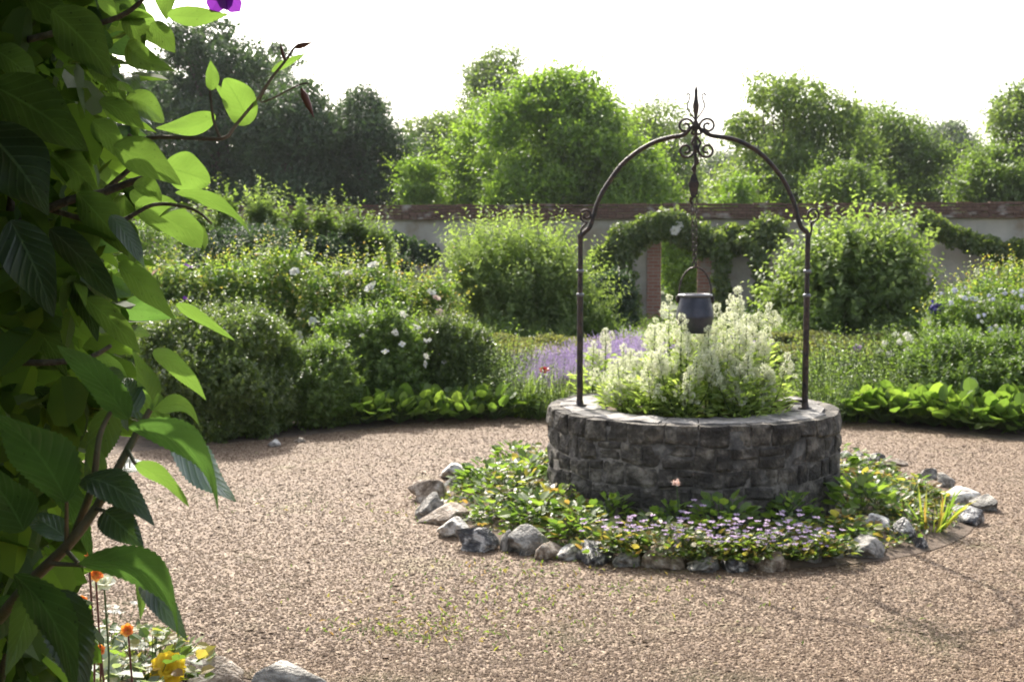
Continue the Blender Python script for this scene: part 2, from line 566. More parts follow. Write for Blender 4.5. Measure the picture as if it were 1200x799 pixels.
M['tree_dark'] = leaf_mat('dark_tree_leaf', [(.026, .050, .024), (.040, .072, .032), (.060, .100, .042)], .32, .5, tcol=(1.0, 1.0, .5))
M['tree_mid'] = leaf_mat('mid_tree_leaf', [(.060, .095, .028), (.085, .130, .036), (.12, .17, .05)], .48)
M['tree_bright'] = leaf_mat('bright_tree_leaf', [(.080, .135, .028), (.115, .18, .036), (.17, .24, .055)], .52)
M['tree_olive'] = leaf_mat('olive_tree_leaf', [(.060, .100, .036), (.085, .135, .045), (.125, .18, .06)], .46, tcol=(1.2, 1.1, .5))
M['tree_hazed'] = leaf_mat('hazed_tree_leaf', [(.075, .10, .075), (.10, .13, .09), (.13, .16, .115)], .4, tcol=(1, 1, .7))  # distance haze is put into this greyed, bluish leaf colour
M['shrub_dark'] = leaf_mat('dark_shrub_leaf', [(.060, .092, .026), (.088, .128, .038), (.14, .175, .065)], .42, .34, spec=.5)
M['shrub_mid'] = leaf_mat('mid_shrub_leaf', [(.070, .115, .028), (.10, .155, .040), (.15, .21, .065)], .46, .42)
M['apple_shrub'] = leaf_mat('apple_shrub_leaf', [(.085, .125, .042), (.12, .17, .06), (.19, .24, .10)], .48, .45)
M['rose_leaf'] = leaf_mat('rose_leaf', [(.06, .11, .028), (.09, .15, .038), (.13, .19, .048), (.19, .22, .06), (.27, .16, .07)], .45, .4)
M['ever'] = leaf_mat('hedge_leaf', [(.085, .10, .045), (.12, .13, .06), (.17, .16, .085)], .35, .6)
M['hedgecore'] = simple_mat('hedge_light_block', (.03, .035, .015), .95)  # dark fill for the added box that blocks light in the hedges
M['berg'] = leaf_mat('broad_leaf', [(.060, .105, .026), (.085, .14, .032), (.14, .20, .045)], .45, .38, tcol=(1.05, 1.05, .5))
M['ring_leaf'] = leaf_mat('low_leaf', [(.05, .085, .024), (.075, .12, .034), (.11, .16, .042), (.19, .19, .06), (.20, .12, .06)], .42, .42)
M['lav_leaf'] = leaf_mat('lavender_leaf', [(.12, .15, .09), (.18, .21, .13)], .35, .6)
M['lav'] = rnd_mat('lavender_bloom', [(.28, .19, .40), (.38, .28, .50), (.50, .42, .58)], .8, trans=.35)
M['lilac'] = rnd_mat('lilac_bloom', [(.46, .33, .52), (.62, .50, .66)], .7, trans=.4)
M['bluebloom'] = rnd_mat('pale_blue_bloom', [(.30, .32, .55), (.55, .56, .70), (.70, .70, .72)], .8, trans=.35)
M['white'] = rnd_mat('white_petal', [(.74, .72, .62), (.84, .83, .78)], .6, trans=.35)
M['cream'] = rnd_mat('cream_bloom', [(.52, .57, .30), (.76, .77, .56), (.86, .86, .76)], .7, trans=.4)
M['pinkrose'] = rnd_mat('blush_petal', [(.75, .50, .42), (.82, .66, .58)], .6, trans=.35)
M['red'] = rnd_mat('red_petal', [(.45, .02, .02), (.6, .05, .05)], .5, trans=.3)
M['purple'] = rnd_mat('purple_petal', [(.22, .03, .38), (.32, .06, .5)], .5, trans=.4)
M['navy'] = rnd_mat('deep_blue_petal', [(.03, .02, .20), (.06, .04, .30)], .5, trans=.2)
M['yellow'] = rnd_mat('yellow_petal', [(.80, .55, .02), (.85, .68, .05)], .5, trans=.4)
M['orange'] = rnd_mat('orange_petal', [(.75, .22, .06), (.80, .36, .05)], .5, trans=.4)
M['val_leaf'] = leaf_mat('valerian_leaf', [(.13, .18, .06), (.19, .25, .09), (.27, .33, .14)], .48, .5)
M['apple'] = hero_leaf_mat('apple_leaf', (.034, .080, .028), (.125, .255, .042), .42, .30, .5)
M['clem'] = hero_leaf_mat('climber_leaf', (.040, .090, .028), (.18, .31, .045), .45, .32, .5)
M['gloss'] = hero_leaf_mat('glossy_leaf', (.042, .078, .045), (.11, .21, .03), .28, .30, .6)
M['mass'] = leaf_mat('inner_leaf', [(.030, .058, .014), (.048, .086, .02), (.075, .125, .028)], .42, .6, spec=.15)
M['dryleaf'] = rnd_mat('dry_leaf', [(.10, .06, .03), (.20, .13, .05), (.16, .15, .05)], .7)
M['shiny'] = hero_leaf_mat('shiny_leaf', (.07, .12, .07), (.12, .22, .03), .2, .20, 1.0)

# ================================================================== SETTING
WC = (1.13, 7.70)            # centre of the well
WR = 0.895
RIM = 0.61

# ground sheet to the horizon
mb = MB()
g = np.array([-600, -250, -120, -60, -30, -14, -7, 0, 7, 14, 30, 60, 120, 250, 600.0])
gx, gy = np.meshgrid(g, g)
V = np.stack([gx, gy, np.full_like(gx, -0.006)], -1).reshape(-1, 3)
k = len(g); F = [[j * k + i, j * k + i + 1, (j + 1) * k + i + 1, (j + 1) * k + i] for j in range(k - 1) for i in range(k - 1)]
mb.add(V, [F]); o = mb.build('ground', M['field']); tag(o, kind='structure')

# dug soil of the borders (a sheet in front of the wall)
mb = MB()
nx_, ny_ = 90, 120
X = np.linspace(-12, 14, nx_); Y = np.linspace(-3, 26.0, ny_)
gx, gy = np.meshgrid(X, Y)
zz = np.zeros_like(gx)
for j in range(ny_):
    for i in range(nx_):
        d = math.hypot(gx[j, i] - WC[0], gy[j, i] - WC[1])
        inpath = d < 4.9 or (-1.0 < gx[j, i] < 12 and gy[j, i] < 5.5)
        zz[j, i] = -0.003 if inpath else 0.02 + 0.035 * noise.noise(Vector((gx[j, i] * 2, gy[j, i] * 2, 0)))
V = np.stack([gx, gy, zz], -1).reshape(-1, 3)
F = [[j * nx_ + i, j * nx_ + i + 1, (j + 1) * nx_ + i + 1, (j + 1) * nx_ + i] for j in range(ny_ - 1) for i in range(nx_ - 1)]
mb.add(V, [F], smooth=True); o = mb.build('border_soil', M['soil']); tag(o, kind='structure')


def in_gravel(x, y):
    d = np.hypot(x - WC[0], y - WC[1])
    ang = np.arctan2(y - WC[1], x - WC[0])
    R = 3.92 + 0.06 * np.sin(ang * 7) + 0.04 * np.sin(ang * 13 + 1) + .75 * np.exp(-((np.mod(ang, 2 * PI) - 2.85) / .28) ** 2)
    return (d < R) | ((x > -0.72 + .05 * np.sin(y * 3)) & (x < 7.0) & (y < 5.2))


# gravel sheet
mb = MB()
pts = []
for i in range(160):
    a = 2 * PI * i / 160
    R = 3.92 + 0.06 * math.sin(a * 7) + 0.04 * math.sin(a * 13 + 1) + .75 * math.exp(-((a - 2.85) / .28) ** 2)
    pts.append((WC[0] + R * math.cos(a), WC[1] + R * math.sin(a), 0.0))
V = [(WC[0], WC[1], 0.0)] + pts
F3 = [[0, i + 1, (i + 1) % 160 + 1] for i in range(160)]
mb.add(V, [F3])
mb.add([(-.72, -3, -.0015), (7, -3, -.0015), (7, 5.2, -.0015), (-.72, 5.2, -.0015)], [[[0, 1, 2, 3]]])
o = mb.build('gravel_path', M['gravel']); tag(o, kind='structure')

# loose stones of the gravel
rng = np.random.default_rng(5)
n = 270000
# denser close to the camera
Yp = 4.2 + (rng.random(n) ** 1.5) * 7.4
Xp = -(Yp * .45 + .1) + rng.random(n) * (Yp * .90 + 1.2)
keep = in_gravel(Xp, Yp) & (np.hypot(Xp - WC[0], Yp - WC[1]) > 1.66)
Xp, Yp = Xp[keep], Yp[keep]; n = len(Xp)
r = (.0030 + .0055 * rng.random(n) ** 2.2) * np.where(rng.random(n) < .012, 2.0, 1.0)
oct_ = np.array([[1, 0, 0], [0, 1, 0], [-1, 0, 0], [0, -1, 0], [0, 0, 1], [0, 0, -1.0]])
jit = 1 + .45 * (rng.random((n, 6, 1)) - .5)
Vv = oct_[None] * jit
th = rng.random(n) * 2 * PI
c_, s_ = np.cos(th), np.sin(th)
tx = (rng.random((n, 1)) - .5) * 1.2
x = Vv[:, :, 0] * 1.25; y = Vv[:, :, 1] * .9; z = Vv[:, :, 2] * .48
z2 = z + tx * x * .5
Vw = np.stack([(x * c_[:, None] - y * s_[:, None]) * r[:, None] + Xp[:, None],
               (x * s_[:, None] + y * c_[:, None]) * r[:, None] + Yp[:, None],
               z2 * r[:, None] + r[:, None] * .30], -1)
tri = np.array([[0, 1, 4], [1, 2, 4], [2, 3, 4], [3, 0, 4], [1, 0, 5], [2, 1, 5], [3, 2, 5], [0, 3, 5]])
F = (tri[None] + (np.arange(n) * 6)[:, None, None]).reshape(-1, 3)
mb = MB(); mb.add(Vw.reshape(-1, 3), [F], rnd=np.repeat(rng.random(n), 8))
o = mb.build('gravel', M['pebble'])
tag(o, 'pinkish tan loose gravel covering the round path about the well', kind='stuff')

# ------------------------------------------------------------------ garden wall with doorway
wA = np.array([-9.0, 28.8]); wB = np.array([13.5, 25.6])
wd = (wB - wA) / np.linalg.norm(wB - wA); wlen = float(np.linalg.norm(wB - wA))
wang = math.atan2(wd[1], wd[0])
WTOP = 2.18            # top of the plaster; tiles above


def wall_u(px):        # photo x -> distance along the wall
    t = (px - 600) / FPX
    # A + d*s : x = t*y
    return (t * wA[1] - wA[0]) / (wd[0] - t * wd[1])


wall = empty('garden_wall', (wA[0], wA[1], 0), wang)
tag(wall, 'long pale plastered garden wall capped with red tiles and pierced by a doorway', 'wall')
ud0, ud1 = wall_u(774), wall_u(817)
mb = MB()
TH = .38


def wall_block(u0, u1, z0, z1):
    nu = max(2, int((u1 - u0) / .35)); nz = max(2, int((z1 - z0) / .35))
    for yy, flip in ((0.0, 1), (TH, -1)):
        V = []; F = []
        for j in range(nz + 1):
            for i in range(nu + 1):
                u = u0 + (u1 - u0) * i / nu; z = z0 + (z1 - z0) * j / nz
                d = .02 * noise.noise(Vector((u * .9, z * .9, yy * 9))) + .01 * noise.noise(Vector((u * 3, z * 3, yy)))
                edge = i in (0, nu)
                V.append((u, yy + (0 if edge else d), z))
        for j in range(nz):
            for i in range(nu):
                q = [j * (nu + 1) + i, j * (nu + 1) + i + 1, (j + 1) * (nu + 1) + i + 1, (j + 1) * (nu + 1) + i]
                F.append(q if flip > 0 else q[::-1])
        mb.add(V, [F], smooth=True)
    mb.add([(u0, 0, z0), (u0, TH, z0), (u0, TH, z1), (u0, 0, z1)], [[[0, 3, 2, 1]]])
    mb.add([(u1, 0, z0), (u1, TH, z0), (u1, TH, z1), (u1, 0, z1)], [[[0, 1, 2, 3]]])
    mb.add([(u0, 0, z0), (u1, 0, z0), (u1, TH, z0), (u0, TH, z0)], [[[0, 3, 2, 1]]])


wall_block(0, ud0 - .30, -.1, WTOP)
wall_block(ud1 + .30, wlen, -.1, WTOP)
wall_block(ud0 - .30, ud1 + .30, 1.93, WTOP)
mb.build('plaster_face', M['plaster'], wall)
for u0, u1 in ((ud0 - .297, ud0), (ud1, ud1 + .297)):
    mb = MB(); add_box(mb, u0, u1, -.045, TH + .045, -.1, 1.925); mb.build('brick_pier', M['brick'], wall)
# tile coping: courses of tiles stepped up to a ridge
mb = MB()
rg = random.Random(3)
for side in (-1, 1):
    for row in range(4):
        y_out = TH / 2 + side * (TH / 2 + .10 - row * .062)
        y_in = TH / 2 + side * (TH / 2 + .10 - (row + 1) * .062 - .03)
        z0 = WTOP + .002 + row * .066
        u = 0
        while u < wlen:
            w = .165 + rg.uniform(-.008, .008)
            dz = rg.uniform(-.008, .008); dy = rg.uniform(-.008, .008)
            a, b = sorted((y_out + dy, y_in))
            add_box(mb, u, u + w - .006, a, b, z0 + dz, z0 + dz + .058, rnd=rg.random())
            u += w
u = 0
while u < wlen:
    add_box(mb, u, u + .32, TH / 2 - .09, TH / 2 + .09, WTOP + .275 + rg.uniform(-.012, .012), WTOP + .335 + rg.uniform(-.015, .012), rnd=rg.random()); u += .326
mb.build('tile_coping', M['tile'], wall)

# ================================================================== THE WELL
well = empty('stone_well', (WC[0], WC[1], 0))
tag(well, 'low round well of dark weathered stone blocks with a stone rim coloured pale for glare', 'well')
rg = random.Random(11)
mb = MB()
# mortar core
add_lathe(mb, (0, 0, 0), [(WR - .006, 0), (WR - .006, .57), (WR - .28, .57), (WR - .30, .1)], 64)
mb.build('mortar', M['mortar'], well)
mb = MB()


def arc_block(mb, a0, a1, z0, z1, r0, r1, rnd, rg, nseg=4, jit=.014, bev=.005, zj=0.0, chip=.5):
    """one rounded masonry block following the circle: subdivided, softened, roughened"""
    nu, nz = nseg + 2, 3
    us = [0, .10] + [(.10 + .8 * i / nseg) for i in range(1, nseg)] + [.90, 1]
    vs = [0, .16, .5, .84, 1]
    ph = rg.uniform(0, 99)
    V = []
    push = rg.uniform(-.002, .010)
    for v in vs:
        for u in us:
            a = a0 + (a1 - a0) * u; z = z0 + (z1 - z0) * v
            e = (u in (0, 1)) + (v in (0, 1))
            d = [0, -bev, -bev * 1.7][e] + push
            nn = noise.noise(Vector((a * 9 * WR, z * 9, ph)))
            d += jit * nn * (1.6 if e == 0 else .7)
            z_ = z + zj * noise.noise(Vector((a * 5, ph, 0)))
            a_ = a + .012 * noise.noise(Vector((z * 12, ph, u))) * (1 if u in (0, 1) else 0)
            V.append(((r1 + d) * math.cos(a_), (r1 + d) * math.sin(a_), z_ + min(1, max(0, (.600 - z) * 9), max(0, z * 9)) * .030 * noise.noise(Vector((math.cos(a_) * 3.2, math.sin(a_) * 3.2, z * 7)))))
    n_u = len(us); n_v = len(vs); nf = n_u * n_v
    for v in (0, 1):
        for u in us:
            a = a0 + (a1 - a0) * u
            V.append((r0 * math.cos(a), r0 * math.sin(a), z0 + (z1 - z0) * v))
    F = []
    for j in range(n_v - 1):
        for i in range(n_u - 1):
            F.append([j * n_u + i, j * n_u + i + 1, (j + 1) * n_u + i + 1, (j + 1) * n_u + i])
    for i in range(n_u - 1):                      # bottom, top, inside
        F.append([nf + i, nf + i + 1, i + 1, i])
        t = (n_v - 1) * n_u
        F.append([t + i, t + i + 1, nf + n_u + i + 1, nf + n_u + i])
        F.append([nf + i + 1, nf + i, nf + n_u + i, nf + n_u + i + 1])
    T = []
    for i, fl in ((0, 0), (n_u - 1, 1)):
        for j in range(n_v - 1):
            p = [j * n_u + i, (j + 1) * n_u + i]
            b0, b1 = nf + i, nf + n_u + i
            if j < 2: T.append([p[0], p[1], b0] if fl == 0 else [p[1], p[0], b0])
            else: T.append([p[0], p[1], b1] if fl == 0 else [p[1], p[0], b1])
        m = 2 * n_u + i
        T.append([m, b1, b0] if fl == 0 else [m, b0, b1])
    mb.add(V, [F, T], rnd=rnd, smooth=False)


zc = 0.0
heights = [.125, .12, .115, .125, .12]
for ci, h in enumerate(heights):
    a = rg.uniform(0, .2); end = a + 2 * PI
    while a < end - .02:
        w = rg.uniform(.08, .20) / WR
        if ci == 4: w = rg.uniform(.12, .22) / WR
        if end - (a + w) < .09: w = end - a
        g_ = .010 / WR
        if rg.random() < .22 and ci < 4:          # two thin stones in place of one
            hm = h * rg.uniform(.4, .6)
            arc_block(mb, a + g_ / 2, a + w - g_ / 2, zc + .004, zc + hm - .004, WR - .12, WR, rg.random(), rg, zj=.008)
            arc_block(mb, a + g_ / 2, a + w - g_ / 2, zc + hm + .004, zc + h - .004, WR - .12, WR, rg.random(), rg, zj=.008)
        else:
            arc_block(mb, a + g_ / 2, a + w - g_ / 2, zc + .005, zc + h - .005, WR - .12, WR, rg.random(), rg, zj=.010)
        a += w
    zc += h
mb.build('stone_wall', M['wellstone'], well)

# rim slabs: flat topped, straight outer edges so the well reads slightly many-sided
mb = MB()
n_s = 22
a = .07
for i in range(n_s):
    w = 2 * PI / n_s * (1 + rg.uniform(-.06, .06)) if i < n_s - 1 else (2 * PI + .07 - a)
    a0, a1 = a + .002, a + w - .002
    ro = WR - .075 + rg.uniform(-.02, .02); ri = .60 + rg.uniform(-.02, .02)
    zt = RIM + rg.uniform(-.004, .005); zb = .575
    nu, nr = 6, 5
    V = []; F = []
    for j in range(nr + 1):
        for k2 in range(nu + 1):
            aa = a0 + (a1 - a0) * k2 / nu
            rr = ri + (ro - ri) * j / nr
            # straight chord outer edge
            ch = math.cos((a1 - a0) / 2) / math.cos(aa - (a0 + a1) / 2)
            rr2 = rr * (1 + (ch - 1) * .5) + .006 * noise.noise(Vector((aa * 7, rr * 9, i)))
            ee = (j in (0, nr)) or (k2 in (0, nu))
            z = zt - (.004 if ee else 0) + .010 * noise.noise(Vector((aa * 8, rr * 12, i + 5)))
            V.append((rr2 * math.cos(aa), rr2 * math.sin(aa), z))
    for j in range(nr):
        for k2 in range(nu):
            F.append([j * (nu + 1) + k2, (j + 1) * (nu + 1) + k2, (j + 1) * (nu + 1) + k2 + 1, j * (nu + 1) + k2 + 1])
    bnd = [k2 for k2 in range(nu + 1)] + [j * (nu + 1) + nu for j in range(1, nr + 1)] + \
          [nr * (nu + 1) + k2 for k2 in range(nu - 1, -1, -1)] + [j * (nu + 1) for j in range(nr - 1, 0, -1)]
    off = len(V)
    for b in bnd:
        x, y, z = V[b]; V.append((x * .997, y * .997, zb))
    m_ = len(bnd)
    for q in range(m_):
        F.append([bnd[q], bnd[(q + 1) % m_], off + (q + 1) % m_, off + q])
    mb.add(V, [F], rnd=rg.random(), smooth=False)
    a += w
mb.build('rim_slab_ring', M['coping'], well)
# earth inside
mb = MB()
V = [(0, 0, .575)]; F = []
for j in range(1, 7):
    for i in range(40):
        a = 2 * PI * i / 40; rr = .605 * j / 6
        V.append((rr * math.cos(a), rr * math.sin(a), .57 + .02 * noise.noise(Vector((rr * 9 * math.cos(a), rr * 9 * math.sin(a), 0))) - .02 * (j == 6)))
T = [[0, 1 + i, 1 + (i + 1) % 40] for i in range(40)]
for j in range(5):
    for i in range(40):
        k2 = (i + 1) % 40
        F.append([1 + j * 40 + i, 1 + (j + 1) * 40 + i, 1 + (j + 1) * 40 + k2, 1 + j * 40 + k2])
mb.add(V, [F, T], smooth=True)
mb.build('earth_fill', M['soil'], well)

# ------------------------------------------------------------------ wrought iron arch
PL = Vector((.420, 7.62, RIM)); PR = Vector((1.785, 7.49, RIM))
MID = (PL + PR) / 2
ax = (PR - PL); HALF = ax.length / 2; ax.normalize()
arch = empty('iron_arch', (MID.x, MID.y, RIM), math.atan2(ax.y, ax.x))
tag(arch, 'black wrought iron arch with curled scrolls and spear finial on the well rim', 'arch')


def A_(px, py, off=0.0):
    """photo pixel -> local coordinates in the plane of the arch"""
    p = at(px, py, 7.555)
    u = (px - 812.5) / 133.5 * HALF
    return Vector((u, off, p.z - RIM))


def smooth_curve(P, n=8):
    """Catmull-Rom through points"""
    P = [Vector(p) for p in P]
    out = []
    for i in range(len(P) - 1):
        p0 = P[max(i - 1, 0)]; p1 = P[i]; p2 = P[i + 1]; p3 = P[min(i + 2, len(P) - 1)]
        for k2 in range(n):
            t = k2 / n
            out.append(.5 * ((2 * p1) + (-p0 + p2) * t + (2 * p0 - 5 * p1 + 4 * p2 - p3) * t * t + (-p0 + 3 * p1 - 3 * p2 + p3) * t ** 3))
    out.append(P[-1])
    return out


def spiral(cx, cy, r0, r1, a0, turns, n=36):
    out = []
    for i in range(n + 1):
        t = i / n
        r = r0 + (r1 - r0) * t; a = a0 + turns * 2 * PI * t
        out.append(A_(cx + r * math.cos(a), cy - r * math.sin(a)))
    return out


for sgn, X0 in ((-1, 679.0), (1, 946.0)):
    bx = -HALF if sgn < 0 else HALF
    mb = MB()
    zs = A_(812, 346).z; z2 = A_(812, 276).z
    add_tube(mb, [(bx, 0, -.01), (bx, 0, zs)], .0195, 10)
    add_tube(mb, [(bx, 0, zs), (bx, 0, z2 - .01)], .0160, 10)
    add_tube(mb, [(bx, 0, z2 - .015), (bx, 0, z2), (bx, 0, z2 + .012)], [.018, .020, .015], 10)
    post = mb.build('post', M['iron'], arch)
    for zz_ in (A_(812, 346).z, A_(812, 318).z):
        mb = MB(); add_lathe(mb, (bx, 0, zz_), [(.015, -.012), (.023, -.009), (.025, 0), (.023, .009), (.015, .012)], 14); mb.build('collar', M['iron_band'], post)
    mb = MB(); add_lathe(mb, (bx, 0, 0), [(.024, -.002), (.042, -.001), (.042, .008), (.026, .012), (.0195, .04)], 14); mb.build('foot_plate', M['iron'], post)
# arch bars (left then right) up to the finial rod
Lp = [(680, 277), (684, 272), (690, 266), (695, 252), (699, 238), (708, 220), (725, 196), (740, 182), (755, 172), (770, 165), (785, 161), (799, 158.5), (806, 153), (812, 146)]
Rp = [(948, 277), (944, 272), (938, 266), (933, 252), (929, 238), (918, 214), (903, 194), (889, 180), (875, 171), (862, 165), (848, 161.5), (832, 159), (822, 153), (815, 146)]
for P in (Lp, Rp):
    pts = smooth_curve([A_(*p) for p in P], 6)
    nn = len(pts)
    rad = [(1 + .07 * noise.noise(Vector((i * .7, nn, P[0][0])))) * (.0142 if i < nn * .83 else .0142 - .007 * (i - nn * .83) / (nn * .17)) for i in range(nn)]
    mb = MB(); add_tube(mb, pts, rad, 10); mb.build('arch_bar', M['iron'], arch)
# central scrolls
for cx, cy, a0, tn, tail in ((802, 148, -.9, 1.55, (813, 158)), (828, 148, PI + .9, -1.55, (815, 158)),
                             (803, 176, .9, -1.5, (813, 160)), (827, 176, PI - .9, 1.5, (815, 160))):
    sp = spiral(cx, cy, 10.5, 2.2, a0, tn)
    mb = MB(); add_tube(mb, smooth_curve([A_(*tail)] + [sp[0]], 4)[:-1] + sp, .0080, 7); mb.build('scroll', M['iron'], arch)
# shoulder scrolls
for cx, sg in ((686, -1), (951, 1)):
    sp = spiral(cx, 252, 8.5, 2.0, -PI / 2 - .2 * sg, 1.5 * sg)
    mb = MB(); add_tube(mb, smooth_curve([A_(680 if sg < 0 else 949, 276), A_(680 if sg < 0 else 950, 268)] + [sp[0]], 4)[:-1] + sp, .0065, 6)
    mb.build('scroll', M['iron'], arch)
# finial rod with leaf bulge, knots, lyre wires
mb = MB()
prof = [(814, 202, .006), (814, 190, .009), (814, 176, .010), (814, 172, .020), (814, 168, .010), (814, 154, .010), (814, 150, .022), (814, 146, .022),
        (814, 141, .010), (814, 136, .010), (814, 130, .017), (814, 123, .020), (814, 117, .013), (814, 112, .011), (814, 106, .011), (814, 100, .002)]
add_tube(mb, [A_(p[0], p[1]) for p in prof], [p[2] for p in prof], 10)
mb.build('finial', M['iron'], arch)
for sg in (-1, 1):
    P = [(814 + sg * 1, 140), (814 + sg * 6, 133), (814 + sg * 10, 125), (814 + sg * 8, 117), (814 + sg * 7, 112), (814 + sg * 10, 110), (814 + sg * 11, 113)]
    mb = MB(); add_tube(mb, smooth_curve([A_(*p) for p in P], 5), .0052, 5); mb.build('lyre_wire', M['iron'], arch)
# short stay near the right foot
mb = MB()
add_tube(mb, [(HALF - .01, 0, .05), (HALF - .07, .01, .045), (HALF - .13, .02, .02), (HALF - .22, .03, -.005)], .011, 8)
mb.build('stay', M['iron'], arch)

# hook block below the finial
hookt = empty('pulley_hook', arch.location, arch.rotation_euler.z)
tag(hookt, 'black iron hook and pulley block hanging under the finial of the arch', 'pulley')
mb = MB()
P = [(814, 183), (816, 187), (817, 191), (813, 194), (811, 198), (813, 202), (814, 206)]
add_tube(mb, smooth_curve([A_(*p) for p in P], 5), .008, 6)
mb.build('hook', M['iron'], hookt)
mb = MB()
c = A_(812.5, 218)
for dy in (-.018, .018):
    V = []; nn = 20
    prof = []
    for i in range(nn):
        a = 2 * PI * i / nn
        prof.append((c.x + .026 * math.cos(a), c.z + .075 * math.sin(a)))
    V = [(p[0], dy - .004, p[1]) for p in prof] + [(p[0], dy + .004, p[1]) for p in prof]
    F = [[i, (i + 1) % nn, nn + (i + 1) % nn, nn + i] for i in range(nn)]
    mb.add(V, [F]); mb.add(V[:nn], [[list(range(nn))]]); mb.add(V[nn:], [[list(range(nn))[::-1]]])
mb.build('cheek_plate', M['iron'], hookt)
mb = MB()
V = []; seg = 20
pr = [(.0, -.013), (.032, -.013), (.026, -.004), (.026, .004), (.032, .013), (.0, .013)]
for r_, y_ in pr:
    for j in range(seg):
        a = 2 * PI * j / seg; V.append((c.x + r_ * math.cos(a), y_, c.z + .01 + r_ * math.sin(a)))
F = [[i * seg + j, i * seg + (j + 1) % seg, (i + 1) * seg + (j + 1) % seg, (i + 1) * seg + j] for i in range(5) for j in range(seg)]
mb.add(V, [F], smooth=True); mb.build('wheel', M['iron'], hookt)
mb = MB()
P = [(810, 231), (809, 236), (811, 240), (810, 243)]
add_tube(mb, [A_(*p) for p in P], [.014, .010, .007, .004], 7)
mb.build('wedge', M['iron'], hookt)

# chain down to the pail (links)
chain = empty('well_chain', arch.location, arch.rotation_euler.z)
tag(chain, 'two thin rusty hanging runs of chain between pulley and pail', 'chain')


def chain_run(x0, y0, x1, y1, name):
    mb = MB()
    a, b = A_(x0, y0), A_(x1, y1)
    L_ = (b - a).length; nl = int(L_ / .024)
    for i in range(nl):
        p = a.lerp(b, (i + .5) / nl)
        pts = []
        for j in range(9):
            w = 2 * PI * j / 8
            lx = .0075 * math.cos(w); lz = .0165 * math.sin(w)
            pts.append((p.x + (lx if i % 2 else 0), p.y + (0 if i % 2 else lx), p.z + lz))
        add_tube(mb, pts, .0028, 4, caps=False)
    mb.build(name, M['rope'], chain)


chain_run(810.5, 228, 813.5, 312, 'chain_run')
chain_run(816.5, 222, 815.8, 312, 'chain_run')

# pail
pc = A_(815.5, 345)
pl = empty('pail', arch.matrix_basis @ Vector((pc.x, 0, pc.z)), arch.rotation_euler.z)
tag(pl, 'dark blue-grey iron pail hanging by its handle over the valerian', 'pail')
mb = MB()
add_lathe(mb, (0, 0, 0), [(.094, -.010), (.095, -.02), (.105, -.07), (.115, -.125), (.117, -.138), (.114, -.148), (.104, -.19), (.092, -.225), (.086, -.235), (.0, -.235)], 32)
add_lathe(mb, (0, 0, 0), [(.0, -.20), (.08, -.20), (.108, -.13), (.088, -.012)], 32)
mb.build('pail_body', M['pail'], pl)
mb = MB(); add_lathe(mb, (0, 0, -.006), [(.086, -.008), (.101, -.010), (.107, -.004), (.107, .004), (.100, .009), (.088, .008), (.086, -.008)], 32); mb.build('rim', M['iron_band'], pl)
mb = MB()
hp = []
for i in range(21):
    a = PI * i / 20
    hp.append((.098 * math.cos(a), 0, -.01 + .175 * math.sin(a) ** .9))
add_tube(mb, hp, .0055, 6)
add_tube(mb, [(0, 0, .163), (.004, 0, .19)], .009, 6)
hd = mb.build('handle', M['iron'], pl)
for sg in (-1, 1):
    mb = MB(); add_lathe(mb, (sg * .104, 0, -.03), [(.0, -.022), (.012, -.02), (.013, 0), (.012, .02), (0, .024)], 10); mb.build('lug', M['iron'], pl)

# ------------------------------------------------------------------ flints
def flint_mesh(seed, mat):
    import bmesh
    bm = bmesh.new()
    bmesh.ops.create_icosphere(bm, subdivisions=4, radius=1.0)
    rg = random.Random(seed)
    o1 = Vector((rg.uniform(0, 99), rg.uniform(0, 99), rg.uniform(0, 99)))
    lobes = [(Vector((rg.uniform(-1, 1), rg.uniform(-1, 1), rg.uniform(-.3, 1))).normalized(), rg.uniform(.15, .45), rg.uniform(2, 6)) for _ in range(5)]
    cuts = [(Vector((rg.uniform(-1, 1), rg.uniform(-1, 1), rg.uniform(-.1, 1))).normalized(), rg.uniform(.5, .85)) for _ in range(7)]
    for v in bm.verts:
        p = v.co.normalized()
        d = 1 + .34 * noise.noise(p * 1.5 + o1) + .16 * noise.noise(p * 3.1 + o1) + .05 * noise.noise(p * 7 + o1) + .02 * noise.noise(p * 16 + o1)
        for l, amp, k2 in lobes:
            d += amp * max(0, p.dot(l)) ** k2
        q = p * d
        for cn, cd in cuts:                     # struck flat faces
            s_ = q.dot(cn) - cd
            if s_ > 0: q = q - cn * s_ * .85
        v.co = q
    me = bpy.data.meshes.new('flint'); bm.to_mesh(me); bm.free()
    for p in me.polygons: p.use_smooth = True
    me.materials.append(M[mat])
    return me


FM = {}
for t in ('flint_white', 'flint_dark', 'flint_grey', 'flint_tan'):
    FM[t] = [flint_mesh(hash(t) % 97 * 0 + 17 * i + {'flint_white': 1, 'flint_dark': 2, 'flint_grey': 3, 'flint_tan': 4}[t], t) for i in range(4)]
W_, D_, G_, T_ = 'flint_white', 'flint_dark', 'flint_grey', 'flint_tan'
